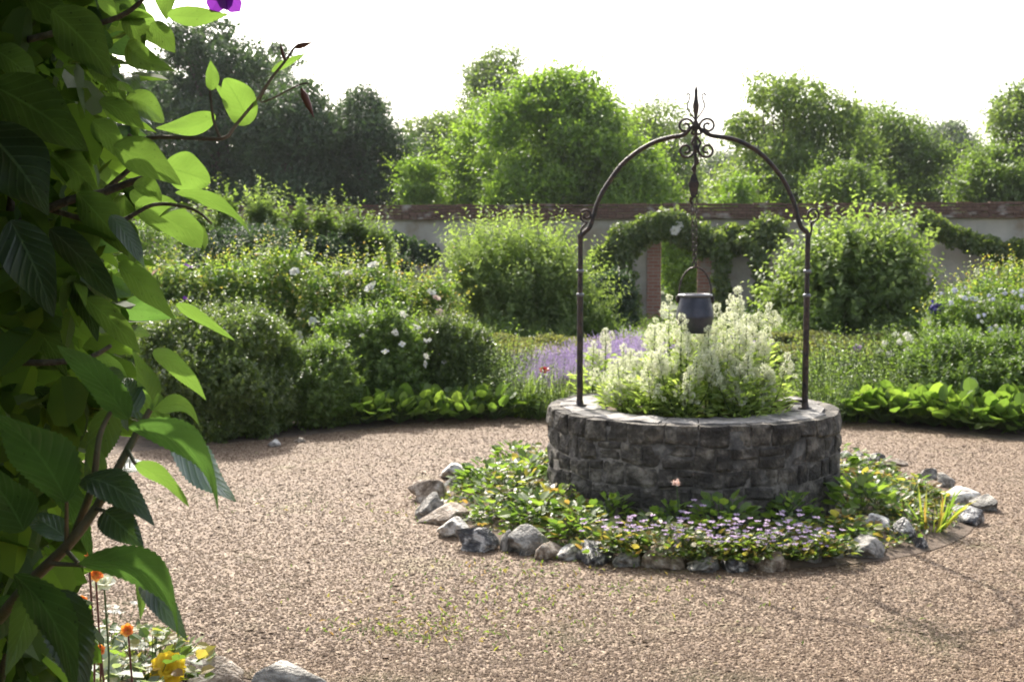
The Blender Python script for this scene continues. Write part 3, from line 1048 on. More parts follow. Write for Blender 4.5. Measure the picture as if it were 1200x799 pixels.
# photo box: centre x, bottom y, width px, height px, tone, label
flints = [
    (534, 560, 38, 19, W_, 'pale-topped flint at the back of the ring, just behind the brown-sided one'),
    (507, 588, 38, 33, T_, 'big brown-sided flint with a white top, outermost on the pail-free side of the ring'),
    (531, 575, 26, 16, G_, 'flat grey flint tucked inside the ring beside the big brown-sided flint'),
    (505, 608, 32, 26, G_, 'grey knobbly flint just in front of the big brown-sided flint'),
    (523, 613, 46, 24, T_, 'long tan flint overlapping the grey knobbly one'),
    (532, 629, 36, 25, W_, 'bright white-topped flint between the long tan flint and the dark glassy one'),
    (548, 594, 26, 14, G_, 'small rounded grey flint between the long tan flint and the leafy clumps'),
    (561, 646, 42, 28, D_, 'dark glassy flint in front of the flat pale slab'),
    (595, 646, 19, 22, G_, 'narrow bluish grey flint upright beside the dark glassy flint'),
    (624, 649, 46, 31, G_, 'large smooth grey flint leaning in front of the leafy clumps'),
    (642, 655, 26, 23, T_, 'small tan flint leaning against the large smooth grey one'),
    (668, 656, 26, 18, W_, 'small flint with white face beside the small tan one'),
    (700, 661, 40, 26, D_, 'low dark flint at the start of the lilac flowers'),
    (735, 664, 30, 18, G_, 'grey flint half covered by lilac flowers near the low dark flint'),
    (774, 665, 44, 30, T_, 'pinkish brown flint in the middle of the lilac flowers at the front'),
    (828, 670, 34, 18, G_, 'low grey flint under the front clump of green leaves'),
    (862, 670, 30, 18, D_, 'small dark flint beneath the front edge of the flowers'),
    (903, 668, 38, 27, T_, 'brown flint with rough top beside the lilac flowers'),
    (951, 661, 24, 28, G_, 'upright pale grey flint between the rough brown flint and the greenish one'),
    (973, 656, 26, 19, G_, 'low grey flint beside the upright pale grey flint'),
    (1012, 654, 46, 24, G_, 'long greenish grey flint in front of the big white one'),
    (1030, 631, 34, 28, W_, 'big white flint, brightest on the front of the ring'),
    (1058, 636, 30, 33, D_, 'tall black and white flint right beside the big white one'),
    (1079, 644, 14, 15, D_, 'small black flint at the foot of the yellowing blades'),
    (1108, 606, 22, 16, T_, 'flat pinkish flint behind the yellowing blades'),
    (1136, 615, 36, 22, D_, 'dark greenish flint outermost at the gravel edge in front of two grey ones'),
    (1130, 593, 36, 24, W_, 'pale grey white flint beside the outermost grey flint'),
    (1156, 598, 30, 21, G_, 'outermost grey flint on the far side from the white slab'),
    (1108, 571, 22, 13, G_, 'small pale flint behind the leafy clumps near the outermost grey flint'),
    (1086, 561, 20, 12, G_, 'small grey flint at the back, between the clumps and the gravel'),
    (1047, 546, 20, 10, T_, 'low brown flint at the back of the ring next to the blackish one'),
    (1027, 543, 22, 15, D_, 'blackish flint standing out at the back of the ring'),
    (1006, 540, 14, 10, G_, 'small grey flint at the back between the blackish one and the well'),
    (991, 536, 16, 9, D_, 'tiny dark flint at the back closest to the well'),
    (640, 539, 12, 8, D_, 'small dark flint behind the leaves close to the well wall'),
    (252, 806, 66, 34, T_, 'large tan and white flint edging the bed beside the yellow flower'),
    (330, 812, 80, 36, G_, 'large knobbly grey flint at the end of the bed edging'),
    (322, 523, 14, 9, W_, 'small white flint at the foot of the dense round bush'),
    (352, 518, 12, 6, T_, 'tiny buff flint on the gravel beside the small white flint'),
]
rg = random.Random(8)
cnt = {}
for cx, by, w, h, t, lab in flints:
    p = floor_at(cx, by, 0.0)
    s = p.y / FPX
    sx = w * s / 2 * 1.2; sz = h * s * .66
    k2 = cnt.get(t, 0); cnt[t] = k2 + 1
    o = bpy.data.objects.new('flint', FM[t][k2 % 4]); col.objects.link(o)
    dy = sx * .8
    dirv = Vector((p.x, p.y, 0)).normalized()
    o.location = (p.x + dirv.x * dy * .6, p.y + dirv.y * dy * .6, sz * .55)
    o.scale = (sx * .95, dy, sz * .95)
    o.rotation_euler = (rg.uniform(-.15, .15), rg.uniform(-.12, .12), rg.uniform(-.25, .25) + (PI if rg.random() < .5 else 0))
    tag(o, lab.replace('pail-free side', 'well-shadow-free side') if False else lab, 'flint', 'flints edging the beds')
# flat slab in the bed
p = floor_at(567, 611, .03)
mb = MB()
V = []; nn = 9
for z_, sc_ in ((.0, 1.0), (.045, .98), (.05, .93)):
    for i in range(nn):
        a = 2 * PI * i / nn
        r_ = [1, .9, 1.05, .95, 1.1, .88, 1.0, 1.08, .93][i]
        V.append((p.x + .125 * r_ * sc_ * math.cos(a), p.y + .10 + .11 * r_ * sc_ * math.sin(a), z_))
F = [[j * nn + i, j * nn + (i + 1) % nn, (j + 1) * nn + (i + 1) % nn, (j + 1) * nn + i] for j in range(2) for i in range(nn)]
mb.add(V, [F]); mb.add(V[2 * nn:], [[list(range(nn))]])
o = mb.build('stone_slab', M['slab']); tag(o, 'flat pale pinkish slab lying among the leaves behind the dark glassy flint', 'slab')
# soil ring round the well
mb = MB(); V = []; F = []
for j in range(8):
    rr = .86 + (1.68 - .86) * j / 7
    for i in range(96):
        a = 2 * PI * i / 96
        z_ = .004 + .055 * math.sin(PI * (j / 7) ** .8) + .012 * noise.noise(Vector((rr * 6 * math.cos(a), rr * 6 * math.sin(a), 3))) * (0 if j in (7,) else 1)
        V.append((WC[0] + rr * math.cos(a), WC[1] + rr * math.sin(a), max(.004, z_)))
for j in range(7):
    for i in range(96):
        k2 = (i + 1) % 96; F.append([j * 96 + i, (j + 1) * 96 + i, (j + 1) * 96 + k2, j * 96 + k2])
mb.add(V, [F], smooth=True); o = mb.build('bed_soil', M['soil']); tag(o, kind='structure')

# ================================================================== VEGETATION
ORD = ['first', 'second', 'third', 'fourth', 'fifth', 'sixth', 'seventh', 'eighth', 'ninth', 'tenth', 'eleventh', 'twelfth', 'thirteenth', 'fourteenth', 'fifteenth',
       'sixteenth', 'seventeenth', 'eighteenth', 'nineteenth', 'twentieth', 'twenty-first', 'twenty-second', 'twenty-third', 'twenty-fourth', 'twenty-fifth', 'twenty-sixth']
def rdir(rng, n):
    v = rng.normal(size=(n, 3)); return v / np.linalg.norm(v, axis=1, keepdims=True)


def lobe_points(rng, n, lobes, shell=.45, inner=.62, fuzz=.06):
    """points in the outer shell of a union of ellipsoids; lobes rows: x y z rx ry rz"""
    lobes = np.asarray(lobes, float)
    w = (lobes[:, 3] * lobes[:, 4] * lobes[:, 5]) ** (2 / 3); w /= w.sum()
    out_p, out_n = [], []
    need = n
    for _ in range(6):
        m = int(need * 1.6) + 50
        k = rng.choice(len(lobes), m, p=w)
        d = rdir(rng, m)
        r = 1 - shell * rng.random(m) ** 1.6 + fuzz * rng.normal(size=m)
        P = lobes[k, :3] + d * lobes[k, 3:] * r[:, None]
        # reject deep inside another lobe
        best = np.full(m, 9.0)
        for L in lobes:
            q = np.linalg.norm((P - L[:3]) / L[3:], axis=1)
            best = np.minimum(best, q)
        ok = best > inner
        out_p.append(P[ok]); nn = unit(d[ok] / lobes[k[ok], 3:]); out_n.append(nn)
        need -= int(ok.sum())
        if need <= 0: break
    P = np.concatenate(out_p)[:n]; Nn = np.concatenate(out_n)[:n]
    return P, Nn


def foliage(mb, rng, P, Nn, L, W, tmpl, mat=0, up=.35, rough=.8, droop=0.0, Lvar=.4, rnd=None):
    n = len(P)
    Nl = unit(Nn * .7 + np.array([0, 0, up]) + rdir(rng, n) * rough)
    D = unit(np.cross(Nl, rdir(rng, n)) + Nn * .25 + np.array([0, 0, -droop]))
    s = 1 + Lvar * (rng.random(n) - .5) * 2
    add_leaves(mb, P, D, Nl, L * s, W * s, tmpl, mat, rnd if rnd is not None else rng.random(n))


def shoots(mb, rng, P0, D0, length, per, L, W, tmpl, mat=0, stem_mb=None, stem_r=.003, bend=.25, rndlo=0, rndhi=1.0):
    """leafy shoots sticking out; gives the outline its feathery look"""
    n = len(P0)
    D0 = unit(D0)
    Ls = length * (.6 + .8 * rng.random(n))
    bnd = rdir(rng, n) * bend + np.array([0, 0, .15])
    t = (np.arange(per) + .5) / per
    P = P0[:, None, :] + D0[:, None, :] * (Ls[:, None] * t[None])[..., None] + bnd[:, None, :] * (Ls[:, None] * t[None] ** 2)[..., None]
    P = P.reshape(-1, 3)
    ax = np.repeat(D0, per, 0)
    side = unit(np.cross(ax, rdir(rng, len(P))))
    D = unit(side + ax * .7)
    Nl = unit(np.cross(D, np.cross(ax, D)) + rdir(rng, len(P)) * .35)
    tt = np.tile(t, n)
    s = (1.15 - .6 * tt) * (.8 + .4 * rng.random(len(P)))
    r = np.clip(rndlo + (rndhi - rndlo) * (.65 * tt + .35 * rng.random(len(P))), 0, 1)
    add_leaves(mb, P, D, Nl, L * s, W * s, tmpl, mat, r)
    if stem_mb is not None:
        for i in range(min(n, 400)):
            pts = [P0[i] + D0[i] * Ls[i] * q + bnd[i] * Ls[i] * q * q for q in (0, .5, 1)]
            add_tube(stem_mb, pts, [stem_r, stem_r * .8, stem_r * .4], 3, caps=False)
    return P


def limbs(mb, rg, base, targets, r0, seg=6, wob=.08, fork=.35):
    """trunk then limbs towards the targets"""
    base = Vector(base)
    cz = sum(t[2] for t in targets) / len(targets)
    cx = sum(t[0] for t in targets) / len(targets); cy = sum(t[1] for t in targets) / len(targets)
    top = Vector((base.x * .6 + cx * .4, base.y * .6 + cy * .4, base.z + (cz - base.z) * fork))
    pts = [base + Vector((0, 0, -.05))]
    for q in (.33, .66, 1):
        p = base.lerp(top, q); L_ = (top - base).length
        pts.append(p + Vector((rg.uniform(-1, 1), rg.uniform(-1, 1), 0)) * L_ * wob * .5)
    add_tube(mb, pts, [r0 * 1.25, r0, r0 * .85, r0 * .75], seg + 2)
    st = pts[-1]
    for t in targets:
        t = Vector(t); a = pts[-1] if rg.random() < .7 else pts[-2]
        d = t - a
        m1 = a + d * .35 + Vector((rg.uniform(-1, 1), rg.uniform(-1, 1), rg.uniform(.2, 1))) * d.length * wob
        m2 = a + d * .7 + Vector((rg.uniform(-1, 1), rg.uniform(-1, 1), rg.uniform(0, 1))) * d.length * wob
        add_tube(mb, [a, m1, m2, t], [r0 * .45, r0 * .3, r0 * .18, r0 * .05], seg)
        for _ in range(3):
            b = m1.lerp(t, rg.random()); e = b + Vector((rg.uniform(-1, 1), rg.uniform(-1, 1), rg.uniform(-.2, 1))) * d.length * .28
            add_tube(mb, [b, b.lerp(e, .5) + Vector((0, 0, d.length * .02)), e], [r0 * .14, r0 * .09, r0 * .03], 4, caps=False)


# ------------------------------------------------------------------ trees behind the wall
def tree(px, top, wpx, Y, mat, label, n=45000, leaf=.17, nl=34, seed=1, low=.16, shape=1.0, squash=1.0, tm='quad', shell=.75, lobe=.20, group='trees beyond the garden wall', spire=0.0, lsc=1.0):
    rng = np.random.default_rng(seed); rg = random.Random(seed)
    X = (px - 600) / FPX * Y
    H = at(px, top, Y).z
    Rx = wpx / FPX * Y / 2
    base = Vector((X, Y, 0))
    root = empty('tree', base); tag(root, label, 'tree', group)
    zc = H * (low + (1 - low) / 2); rz = H * (1 - low) / 2
    lobes = []
    o1 = Vector((seed * 3.7, seed * 1.3, 0))
    nl2 = int(nl * 1.6)
    for i in range(nl2):
        # even cover of directions, jittered
        zz = 1 - 2 * (i + .5) / nl2 + rng.normal() * .08
        zz = min(1, max(-1, zz)); a = i * 2.39996 + rng.normal() * .35
        d = np.array([math.cos(a) * math.sqrt(1 - zz * zz), math.sin(a) * math.sqrt(1 - zz * zz), zz])
        if i % 3 == 2: rr = rng.uniform(.25, .7)
        else: rr = rng.uniform(.80, 1.0)
        env = 1 + .22 * noise.noise(Vector(d) * 1.6 + o1) + .12 * noise.noise(Vector(d) * 3.5 + o1)
        lr = lobe * rng.uniform(.75, 1.45) * (Rx * .5 + rz * .5) * 1.15
        lr = min(lr, Rx * .5)
        low_w = 1.0 if d[2] > -.2 else 1.1
        ztap = 1 - spire * max(0, d[2]) ** 1.2
        lobes.append([d[0] * rr * env * (Rx - lr * .6) * low_w * ztap, d[1] * rr * env * (Rx - lr * .6) * squash * ztap, zc + d[2] * rr * env * (rz - lr * .55), lr * rng.uniform(.9, 1.3), lr * 1.1, lr * rng.uniform(.65, .95)])
    lobes = np.array(lobes)
    tops = lobes[:, 2] + lobes[:, 5] * .9
    lobes[:, 2] = zc - rz + (lobes[:, 2] - (zc - rz)) * (H - (zc - rz)) / (tops.max() - (zc - rz))
    P, Nn = lobe_points(rng, n, lobes, shell=shell, inner=.55, fuzz=.17)
    mb = MB()
    cl = rng.random(len(lobes))
    # colour differs a little from bough to bough
    idx = np.argmin(((P[:, None, ::2] - lobes[None, :, [0, 2]]) ** 2).sum(-1), 1)
    r = np.clip(.55 * cl[idx] + .45 * rng.random(len(P)), 0, 1)
    foliage(mb, rng, P, Nn, leaf * lsc, leaf * .62 * lsc, tm, up=.4, rough=.9, rnd=r)
    # sprays at the outline
    k = n // 36
    P2, N2 = lobe_points(rng, k, lobes, shell=.1, inner=.9)
    shoots(mb, rng, P2, N2 + np.array([0, 0, .4]), leaf * 5.5, 8, leaf * .9, leaf * .55, tm, bend=.5)
    mb.build('crown', M[mat], root)
    mt = MB()
    limbs(mt, rg, (0, 0, 0), [tuple(l[:3]) for l in lobes[: 12]], max(.12, H * .022))
    mt.build('trunk', M['bark'], root)
    return root


tree(262, 22, 190, 52, 'tree_dark', 'tall dark tree with thin see-through edges behind the climber, highest of the row', 46000, .18, 60, 3, low=.0, lobe=.12)
tree(176, 66, 110, 57, 'tree_dark', 'thin gappy dark tree seen through the climber leaves beside the tallest dark tree', 26000, .17, 40, 4, low=.1, lobe=.13, shell=1.0)
tree(345, 96, 120, 48, 'tree_dark', 'lower dark broad tree in front of the tallest dark tree', 40000, .16, 34, 5, low=.0, lobe=.20)
tree(330, 52, 100, 60, 'tree_hazed', 'sparse feathery tree top poking out behind the dark trees', 9000, .20, 34, 25, low=.3, lobe=.11, shell=1.0)
tree(428, 104, 108, 50, 'tree_dark', 'blackish dense evergreen with rounded top between dark broad tree and gap', 52000, .15, 34, 6, low=.0, lobe=.22)
tree(60, 60, 220, 55, 'tree_dark', 'dark tree mostly hidden behind the climbing shrub', 30000, .20, 34, 7, low=.0, lobe=.2)
tree(518, 128, 110, 62, 'tree_olive', 'soft mid green tree standing below the slim tall-headed tree', 34000, .18, 30, 8, low=.05, lobe=.19)
tree(580, 55, 74, 78, 'tree_olive', 'slim tall tree with a rounded head rising above its neighbours', 22000, .20, 26, 9, low=.35, lobe=.22, shell=.9)
tree(492, 186, 60, 44, 'tree_bright', 'low yellow-green bush-like tree just over the wall beside the evergreen', 14000, .14, 18, 10, low=.0, lobe=.24)
tree(585, 118, 130, 46, 'tree_bright', 'bright green tree leaning on the largest bright tree', 40000, .16, 32, 11, low=.0, lobe=.2)
tree(662, 80, 215, 43, 'tree_bright', 'largest bright green tree with pointed top behind the iron arch', 80000, .17, 56, 12, low=.0, lobe=.15, spire=.45)
tree(745, 190, 100, 41, 'tree_bright', 'low bright green tree inside the arch close to the wall', 24000, .14, 22, 13, low=.0, lobe=.24)
tree(772, 118, 125, 72, 'tree_olive', 'pale soft tree seen through the top of the arch', 28000, .20, 30, 14, low=.0, lobe=.2)
tree(842, 178, 60, 96, 'tree_hazed', 'small hazy bluish tree far off beneath the arch finial', 12000, .26, 22, 15, low=.0, lobe=.2, shell=1.0)
tree(925, 88, 200, 47, 'tree_olive', 'large airy oak-like tree with open boughs and sky gaps', 46000, .165, 56, 16, low=.0, lobe=.15, shell=.9)
tree(868, 205, 90, 42, 'tree_bright', 'short leafy tree hugging the wall below the airy tree', 17000, .14, 22, 17, low=.0, lobe=.22)
tree(1040, 126, 140, 54, 'tree_mid', 'dense mid green round tree between the airy tree and the bluish one', 52000, .17, 36, 18, low=.0, lobe=.2)
tree(1108, 142, 76, 88, 'tree_hazed', 'distant tree tinted bluish grey for haze in the gap beyond the dense round tree', 20000, .26, 30, 19, low=.0, lobe=.17, shell=1.0)
tree(1196, 96, 110, 56, 'tree_olive', 'tall feathery tree cut by the frame edge', 32000, .18, 38, 20, low=.0, lobe=.15, shell=.9)
tree(1165, 172, 110, 44, 'tree_mid', 'lower green tree in front of the tall feathery tree', 26000, .16, 28, 21, low=.0, lobe=.2)
tree(1290, 110, 170, 58, 'tree_mid', 'green tree beyond the frame edge', 26000, .2, 28, 22, low=.0, lobe=.2)
tree(995, 190, 110, 41, 'tree_mid', 'low dark green tree peeping over the wall beside the apple bush', 22000, .14, 24, 23, low=.0, lobe=.22)

# far wood closing the horizon
rng = np.random.default_rng(77)
mb = MB()
lob = []
for i in range(150):
    x = -80 + 175 * i / 149 + rng.uniform(-1, 1)
    h = 3.0 + 2.2 * rng.random()
    lob.append([x, 118 + rng.uniform(-6, 6), h, 3.0, 3.0, 2.6]); lob.append([x, 116, 1.5, 3.0, 3, 2.2])
P, Nn = lobe_points(rng, 60000, lob, .6, .5)
foliage(mb, rng, P, Nn, .55, .36, 'quad')
o = mb.build('distant_woodland', M['tree_hazed']); tag(o, 'hazy far-off woodland closing the view beneath the nearer trees', kind='stuff')

# ------------------------------------------------------------------ generic garden shrub
def shrub(name, px, top, Y, wpx, mat, label, cat='shrub', group=None, n=30000, L=.035, W=.02, tmpl='fold', nl=26, seed=1, depth=1.0,
          shoot=300, slen=.16, per=9, base_gap=.0, stems=7, stem_r=.018, flowers=(), bulge=.62, sh_up=.6, shell=.5, z0=0.0, rndlo=0, rndhi=1.0, lobe=.36, cx=None):
    rng = np.random.default_rng(seed); rg = random.Random(seed)
    X = (px - 600) / FPX * Y
    H = at(px, top, Y).z - z0
    R = wpx / FPX * Y / 2
    root = empty(name, (X, Y, z0)); tag(root, label, cat, group)
    lobes = []
    zb = H * base_gap
    for i in range(nl):
        a = rng.random() * 2 * PI
        t = rng.random()
        z = zb + (H - zb) * (.12 + .76 * t)
        prof = math.sqrt(max(.05, 1 - abs((t - .38) / .72) ** 2.2))
        rr = R * prof * rng.uniform(.35, .80)
        lr = R * lobe * rng.uniform(.7, 1.25)
        lz = min(lr, H * .30)
        z = min(z, H - lz * .9); z = max(z, zb + lz * .55)
        lobes.append([rr * math.cos(a), rr * math.sin(a) * depth, z, lr, lr * min(1, depth + .2), lz])
    lobes.append([0, 0, zb + (H - zb) * .5, R * .6, R * .6 * depth, (H - zb) * .42])
    P, Nn = lobe_points(rng, n, lobes, shell, bulge)
    P[:, 2] = np.where(P[:, 2] < zb + .01, zb + .01 + rng.random(len(P)) * .1, P[:, 2])
    mb = MB(); ms = MB()
    foliage(mb, rng, P, Nn, L, W, tmpl, up=.3, rough=.8, rnd=np.clip(rndlo + (rndhi - rndlo) * rng.random(len(P)) * .75, 0, 1))
    if shoot:
        P2, N2 = lobe_points(rng, shoot, lobes, .12, .85)
        shoots(mb, rng, P2, N2 + np.array([0, 0, sh_up]), slen, per, L, W, tmpl, stem_mb=mb, stem_r=.003, rndlo=rndlo, rndhi=rndhi)
    for _ in range(stems):
        l = lobes[rg.randrange(len(lobes))]
        a = rg.uniform(0, 2 * PI); b = Vector((math.cos(a), math.sin(a), 0)) * stem_r
        e = Vector(l[:3]); m = b.lerp(e, .5) + Vector((rg.uniform(-1, 1), rg.uniform(-1, 1), .5)) * R * .12
        add_tube(ms, [b - Vector((0, 0, .03)), m, e], [stem_r, stem_r * .7, stem_r * .3], 6)
    mb.build('foliage', M[mat], root)
    if ms.V: ms.build('woody_stem', M['bark'], root)
    for fmesh, cnt_, smin, smax, zone in flowers:
        Pf, Nf = lobe_points(rng, cnt_ * 6, lobes, .06, .93)
        ok = (Nf[:, 1] < .35) & (Pf[:, 2] > H * zone)
        Pf, Nf = Pf[ok][:cnt_], Nf[ok][:cnt_]
        for p, nn in zip(Pf, Nf):
            f = new_obj(fmesh.name, fmesh, root)
            f.location = Vector(p) + Vector(nn) * .05 + Vector((0, -.12, .04))
            f.rotation_euler = (Vector(nn) + Vector((0, -.2, .5))).to_track_quat('Z', 'Y').to_euler()
            s_ = rg.uniform(smin, smax) * .92; f.scale = (s_, s_, s_)
    return root


def petal_flower(name, mat, r=.04, layers=((1.0, 6, .15), (.65, 6, .7), (.35, 5, 1.3)), tm='round', centre=None):
    rng = np.random.default_rng(len(name)); mb = MB()
    for sc_, k, lift in layers:
        a = np.arange(k) / k * 2 * PI + rng.random() * 2
        D = np.stack([np.cos(a), np.sin(a), np.full(k, lift)], 1)
        Nn = np.stack([-np.cos(a) * lift, -np.sin(a) * lift, np.ones(k)], 1) + rng.normal(size=(k, 3)) * .12
        add_leaves(mb, np.zeros((k, 3)) + [0, 0, .002], D, Nn, r * sc_ * 1.15, r * sc_ * .95, tm, 0, rng.random(k))
    mats = [M[mat]]
    if centre:
        a = rng.random(14) * 2 * PI
        D = np.stack([np.cos(a) * .5, np.sin(a) * .5, np.ones(14)], 1)
        add_leaves(mb, np.zeros((14, 3)), D, rdir(rng, 14), r * .4, r * .1, 'quad', 1, rng.random(14)); mats.append(M[centre])
    me = mb.mesh(name, mats); return me


def cluster(name, mat, r=.04, n=60, ps=.009, flat=1.0, seed=2):
    """ball of tiny blossoms"""
    rng = np.random.default_rng(seed); mb = MB()
    d = rdir(rng, n); P = d * r * (.6 + .4 * rng.random((n, 1))) * [1, 1, flat]
    for q in range(2):
        add_leaves(mb, P, rdir(rng, n), d + rdir(rng, n) * .5, ps, ps * .9, 'quad', 0, rng.random(n))
    return mb.mesh(name, M[mat] if not isinstance(mat, list) else mat)


rose_w = petal_flower('rose_bloom', 'white', .062)
rose_p = petal_flower('blush_rose_bloom', 'pinkrose', .064)
phil = petal_flower('white_blossom', 'white', .030, ((1.0, 4, .2), (.6, 4, .5)), centre='yellow')
truss_w = cluster('white_truss', 'white', .055, 40, .022, .6, 3)
truss_b = cluster('pale_blue_truss', 'bluebloom', .06, 70, .020, .8, 4)
fl_pur = petal_flower('violet_bloom', 'purple', .055, ((1.0, 6, .1), (.5, 4, .6)))

# plumes standing before the wall
for i, (px, top, w, Yp, lab) in enumerate([
    (232, 214, 44, 22.4, 'upright feathery shrub closest to the climber leaves'),
    (272, 203, 40, 22.0, 'tall upright feathery shrub with a twin pointed top'),
    (312, 206, 38, 22.3, 'upright feathery shrub tall and pale beside the twin pointed one'),
    (352, 214, 34, 22.0, 'narrow upright feathery shrub in the middle of its row'),
    (386, 218, 34, 22.3, 'short narrow feathery shrub after the middle one of the row'),
    (418, 226, 34, 21.9, 'slender feathery shrub second from the bare plaster'),
    (446, 240, 34, 21.8, 'lowest feathery shrub beside the bare plaster of the wall')]):
    shrub('columnar_shrub', px, top + 22, Yp, w * .92, 'tree_mid' if i % 2 else 'apple_shrub', lab, 'shrub', 'upright shrubs along the wall', n=4200, L=.13, W=.06,
          nl=16, seed=30 + i, shoot=150, slen=.42, per=9, sh_up=2.2, lobe=.5, shell=.9, bulge=.4)
for i, (px, top, w, Yp, lab) in enumerate([
    (300, 268, 200, 21.2, 'dark shady shrub filling the foot of the upright feathery ones'),
    (458, 290, 70, 24.2, 'dark rounded shrub against the bare plaster of the wall'),
    (395, 275, 110, 21.4, 'dark spreading shrub in front of the slender feathery ones')]):
    shrub('dark_shrub', px, top, Yp, w, 'tree_dark', lab, 'shrub', None, n=22000, L=.07, W=.045, nl=24, seed=50 + i, shoot=200, slen=.2)

# apple bushes in the middle distance
shrub('apple_bush', 604, 290, 19.0, 172, 'apple_shrub', 'wide pale green apple bush left of the iron arch, in front of the wall'.replace('left of', 'beside'), 'shrub', None,
      n=13000, L=.12, W=.045, nl=40, seed=61, shoot=1300, slen=.50, per=11, lobe=.26, shell=.8, stems=9, stem_r=.03, base_gap=.06, sh_up=1.0, rndlo=.1)
shrub('apple_tree', 1000, 274, 18.2, 185, 'apple_shrub', 'spreading apple tree with visible crooked stems hiding part of the wall', 'tree', None,
      n=12000, L=.13, W=.075, tmpl='fold', nl=44, seed=62, shoot=620, slen=.48, per=9, lobe=.24, shell=.8, stems=10, stem_r=.035, base_gap=.16, sh_up=.9, rndlo=.0)
shrub('dark_shrub', 722, 322, 23.6, 74, 'tree_dark', 'dark ivy-like shrub climbing the wall beside the brick pier', 'shrub', None, n=14000, L=.08, W=.06, nl=16, seed=63, shoot=120)
shrub('low_shrub', 690, 352, 18.6, 90, 'shrub_mid', 'low leafy green shrub at the foot of the pale apple bush', 'shrub', None, n=9000, L=.05, W=.03, nl=12, seed=64, shoot=200, slen=.3)
shrub('low_shrub', 1045, 372, 17.0, 110, 'shrub_dark', 'low dark green mound beneath the spreading apple tree', 'shrub', None, n=14000, L=.04, W=.025, nl=14, seed=65, shoot=60)
shrub('low_shrub', 955, 362, 17.4, 90, 'shrub_mid', 'low grey-green shrub behind the arch post near the apple tree', 'shrub', None, n=12000, L=.05, W=.03, nl=14, seed=66, shoot=200, slen=.2)
shrub('dark_shrub', 885, 368, 22.0, 90, 'tree_dark', 'low shadowy shrub at the wall foot behind the valerian', 'shrub', None, n=9000, L=.07, W=.05, nl=12, seed=67, shoot=60)

# climbers trained on the wall
def climber(label, path, Y, r, mat, n, seed, name='wall_climber', flowers=0, L=.09, W=.07):
    rng = np.random.default_rng(seed)
    pts = [at(px, py, Y) for px, py in path]
    root = empty(name, (pts[0].x, pts[0].y, 0)); tag(root, label, 'climber')
    o0 = Vector((pts[0].x, pts[0].y, 0))
    lob = []
    sp = smooth_curve(pts, 5)
    for i, p in enumerate(sp):
        q = p - o0
        for _ in range(2):
            rr = r * rng.uniform(.6, 1.25)
            lob.append([q.x + rng.uniform(-.5, .5) * r, q.y + rng.uniform(-.1, .1), q.z + rng.uniform(-.5, .5) * r, rr, .17, rr])
    P, Nn = lobe_points(rng, n, lob, .7, .4)
    mb = MB(); foliage(mb, rng, P, Nn + np.array([0, -.5, 0]), L, W, 'fold', up=.1, droop=.4)
    mb.build('foliage', M[mat], root)
    ms = MB(); add_tube(ms, [p - o0 + Vector((0, .1, 0)) for p in sp], .02, 5)
    e_ = sp[-1] - o0 + Vector((0, .1, 0)) if pts[-1].z < pts[0].z - .4 else sp[0] - o0 + Vector((0, .1, 0))
    add_tube(ms, [Vector((e_.x + .1, e_.y, 0)), Vector((e_.x - .04, e_.y, e_.z * .5)), e_], .02, 6)
    ms.build('vine_stem', M['bark'], root)
    k = 0
    for i in range(flowers):
        f = new_obj('rose_bloom', rose_w, root); j = rng.integers(len(P)); f.location = Vector(P[j]) + Vector((0, -.12, 0))
        f.rotation_euler = (PI / 2, 0, 0); f.scale = (1.5,) * 3
    return root


YW = 26.3
climber('dark climbing rose with a few white blooms draped over the doorway', [(722, 300), (735, 280), (762, 268), (795, 268), (822, 278), (850, 284), (884, 274), (905, 272)], YW, .26, 'shrub_dark', 16000, 71, flowers=7)
climber('dark climber hanging down the wall beside the far brick pier', [(716, 300), (722, 330), (728, 365)], YW + .1, .30, 'shrub_dark', 9000, 72)
climber('thin bowed climber on the pale plaster past the doorway', [(842, 280), (846, 310), (843, 345), (850, 375)], YW - .2, .14, 'shrub_dark', 3600, 73)
climber('curved thin climber on the plaster next to the apple tree', [(868, 284), (888, 305), (894, 340), (882, 372)], YW - .3, .13, 'shrub_dark', 3200, 74)
climber('dark climber spilling along the wall top beyond the apple tree', [(1085, 262), (1120, 276), (1160, 290), (1200, 296)], 25.6, .17, 'shrub_dark', 9000, 75)
climber('dark climber at the start of the bare plaster near the coping', [(500, 300), (470, 288), (452, 282)], 27.0, .18, 'tree_dark', 5000, 76)
shrub('garden_bush', 795, 262, 31.0, 70, 'tree_bright', 'sunlit yellow-green bush seen through the wall doorway', 'shrub', None, n=14000, L=.08, W=.05, nl=18, seed=77, shoot=150)
shrub('garden_bush', 803, 262, 34.0, 34, 'ever', 'small pale tan bush glowing through the wall doorway', 'shrub', None, n=9000, L=.07, W=.05, nl=10, seed=78, shoot=20)

# dense round bushes by the path
shrub('round_bush', 246, 364, 10.6, 212, 'shrub_dark', 'dense round bush with glossy small dark leaves at the path edge', 'shrub', None,
      n=52000, L=.042, W=.024, tmpl='fold', nl=52, seed=81, shoot=1300, slen=.10, per=8, lobe=.30, shell=.35, bulge=.7)
shrub('round_bush', 366, 408, 11.0, 112, 'shrub_mid', 'smaller lighter green bush pressed against the dense glossy round one', 'shrub', None,
      n=25000, L=.044, W=.026, nl=34, seed=82, shoot=600, slen=.11, per=8, lobe=.33, shell=.4, bulge=.7, rndlo=.15)
shrub('flowering_shrub', 436, 368, 12.0, 160, 'shrub_mid', 'leafy shrub with white single flowers behind the broad-leaved row', 'shrub', None,
      n=26000, L=.058, W=.030, nl=40, seed=83, shoot=600, slen=.15, per=9, flowers=((phil, 22, .8, 1.3, .45), (truss_w, 12, .5, .8, .55)), lobe=.3)
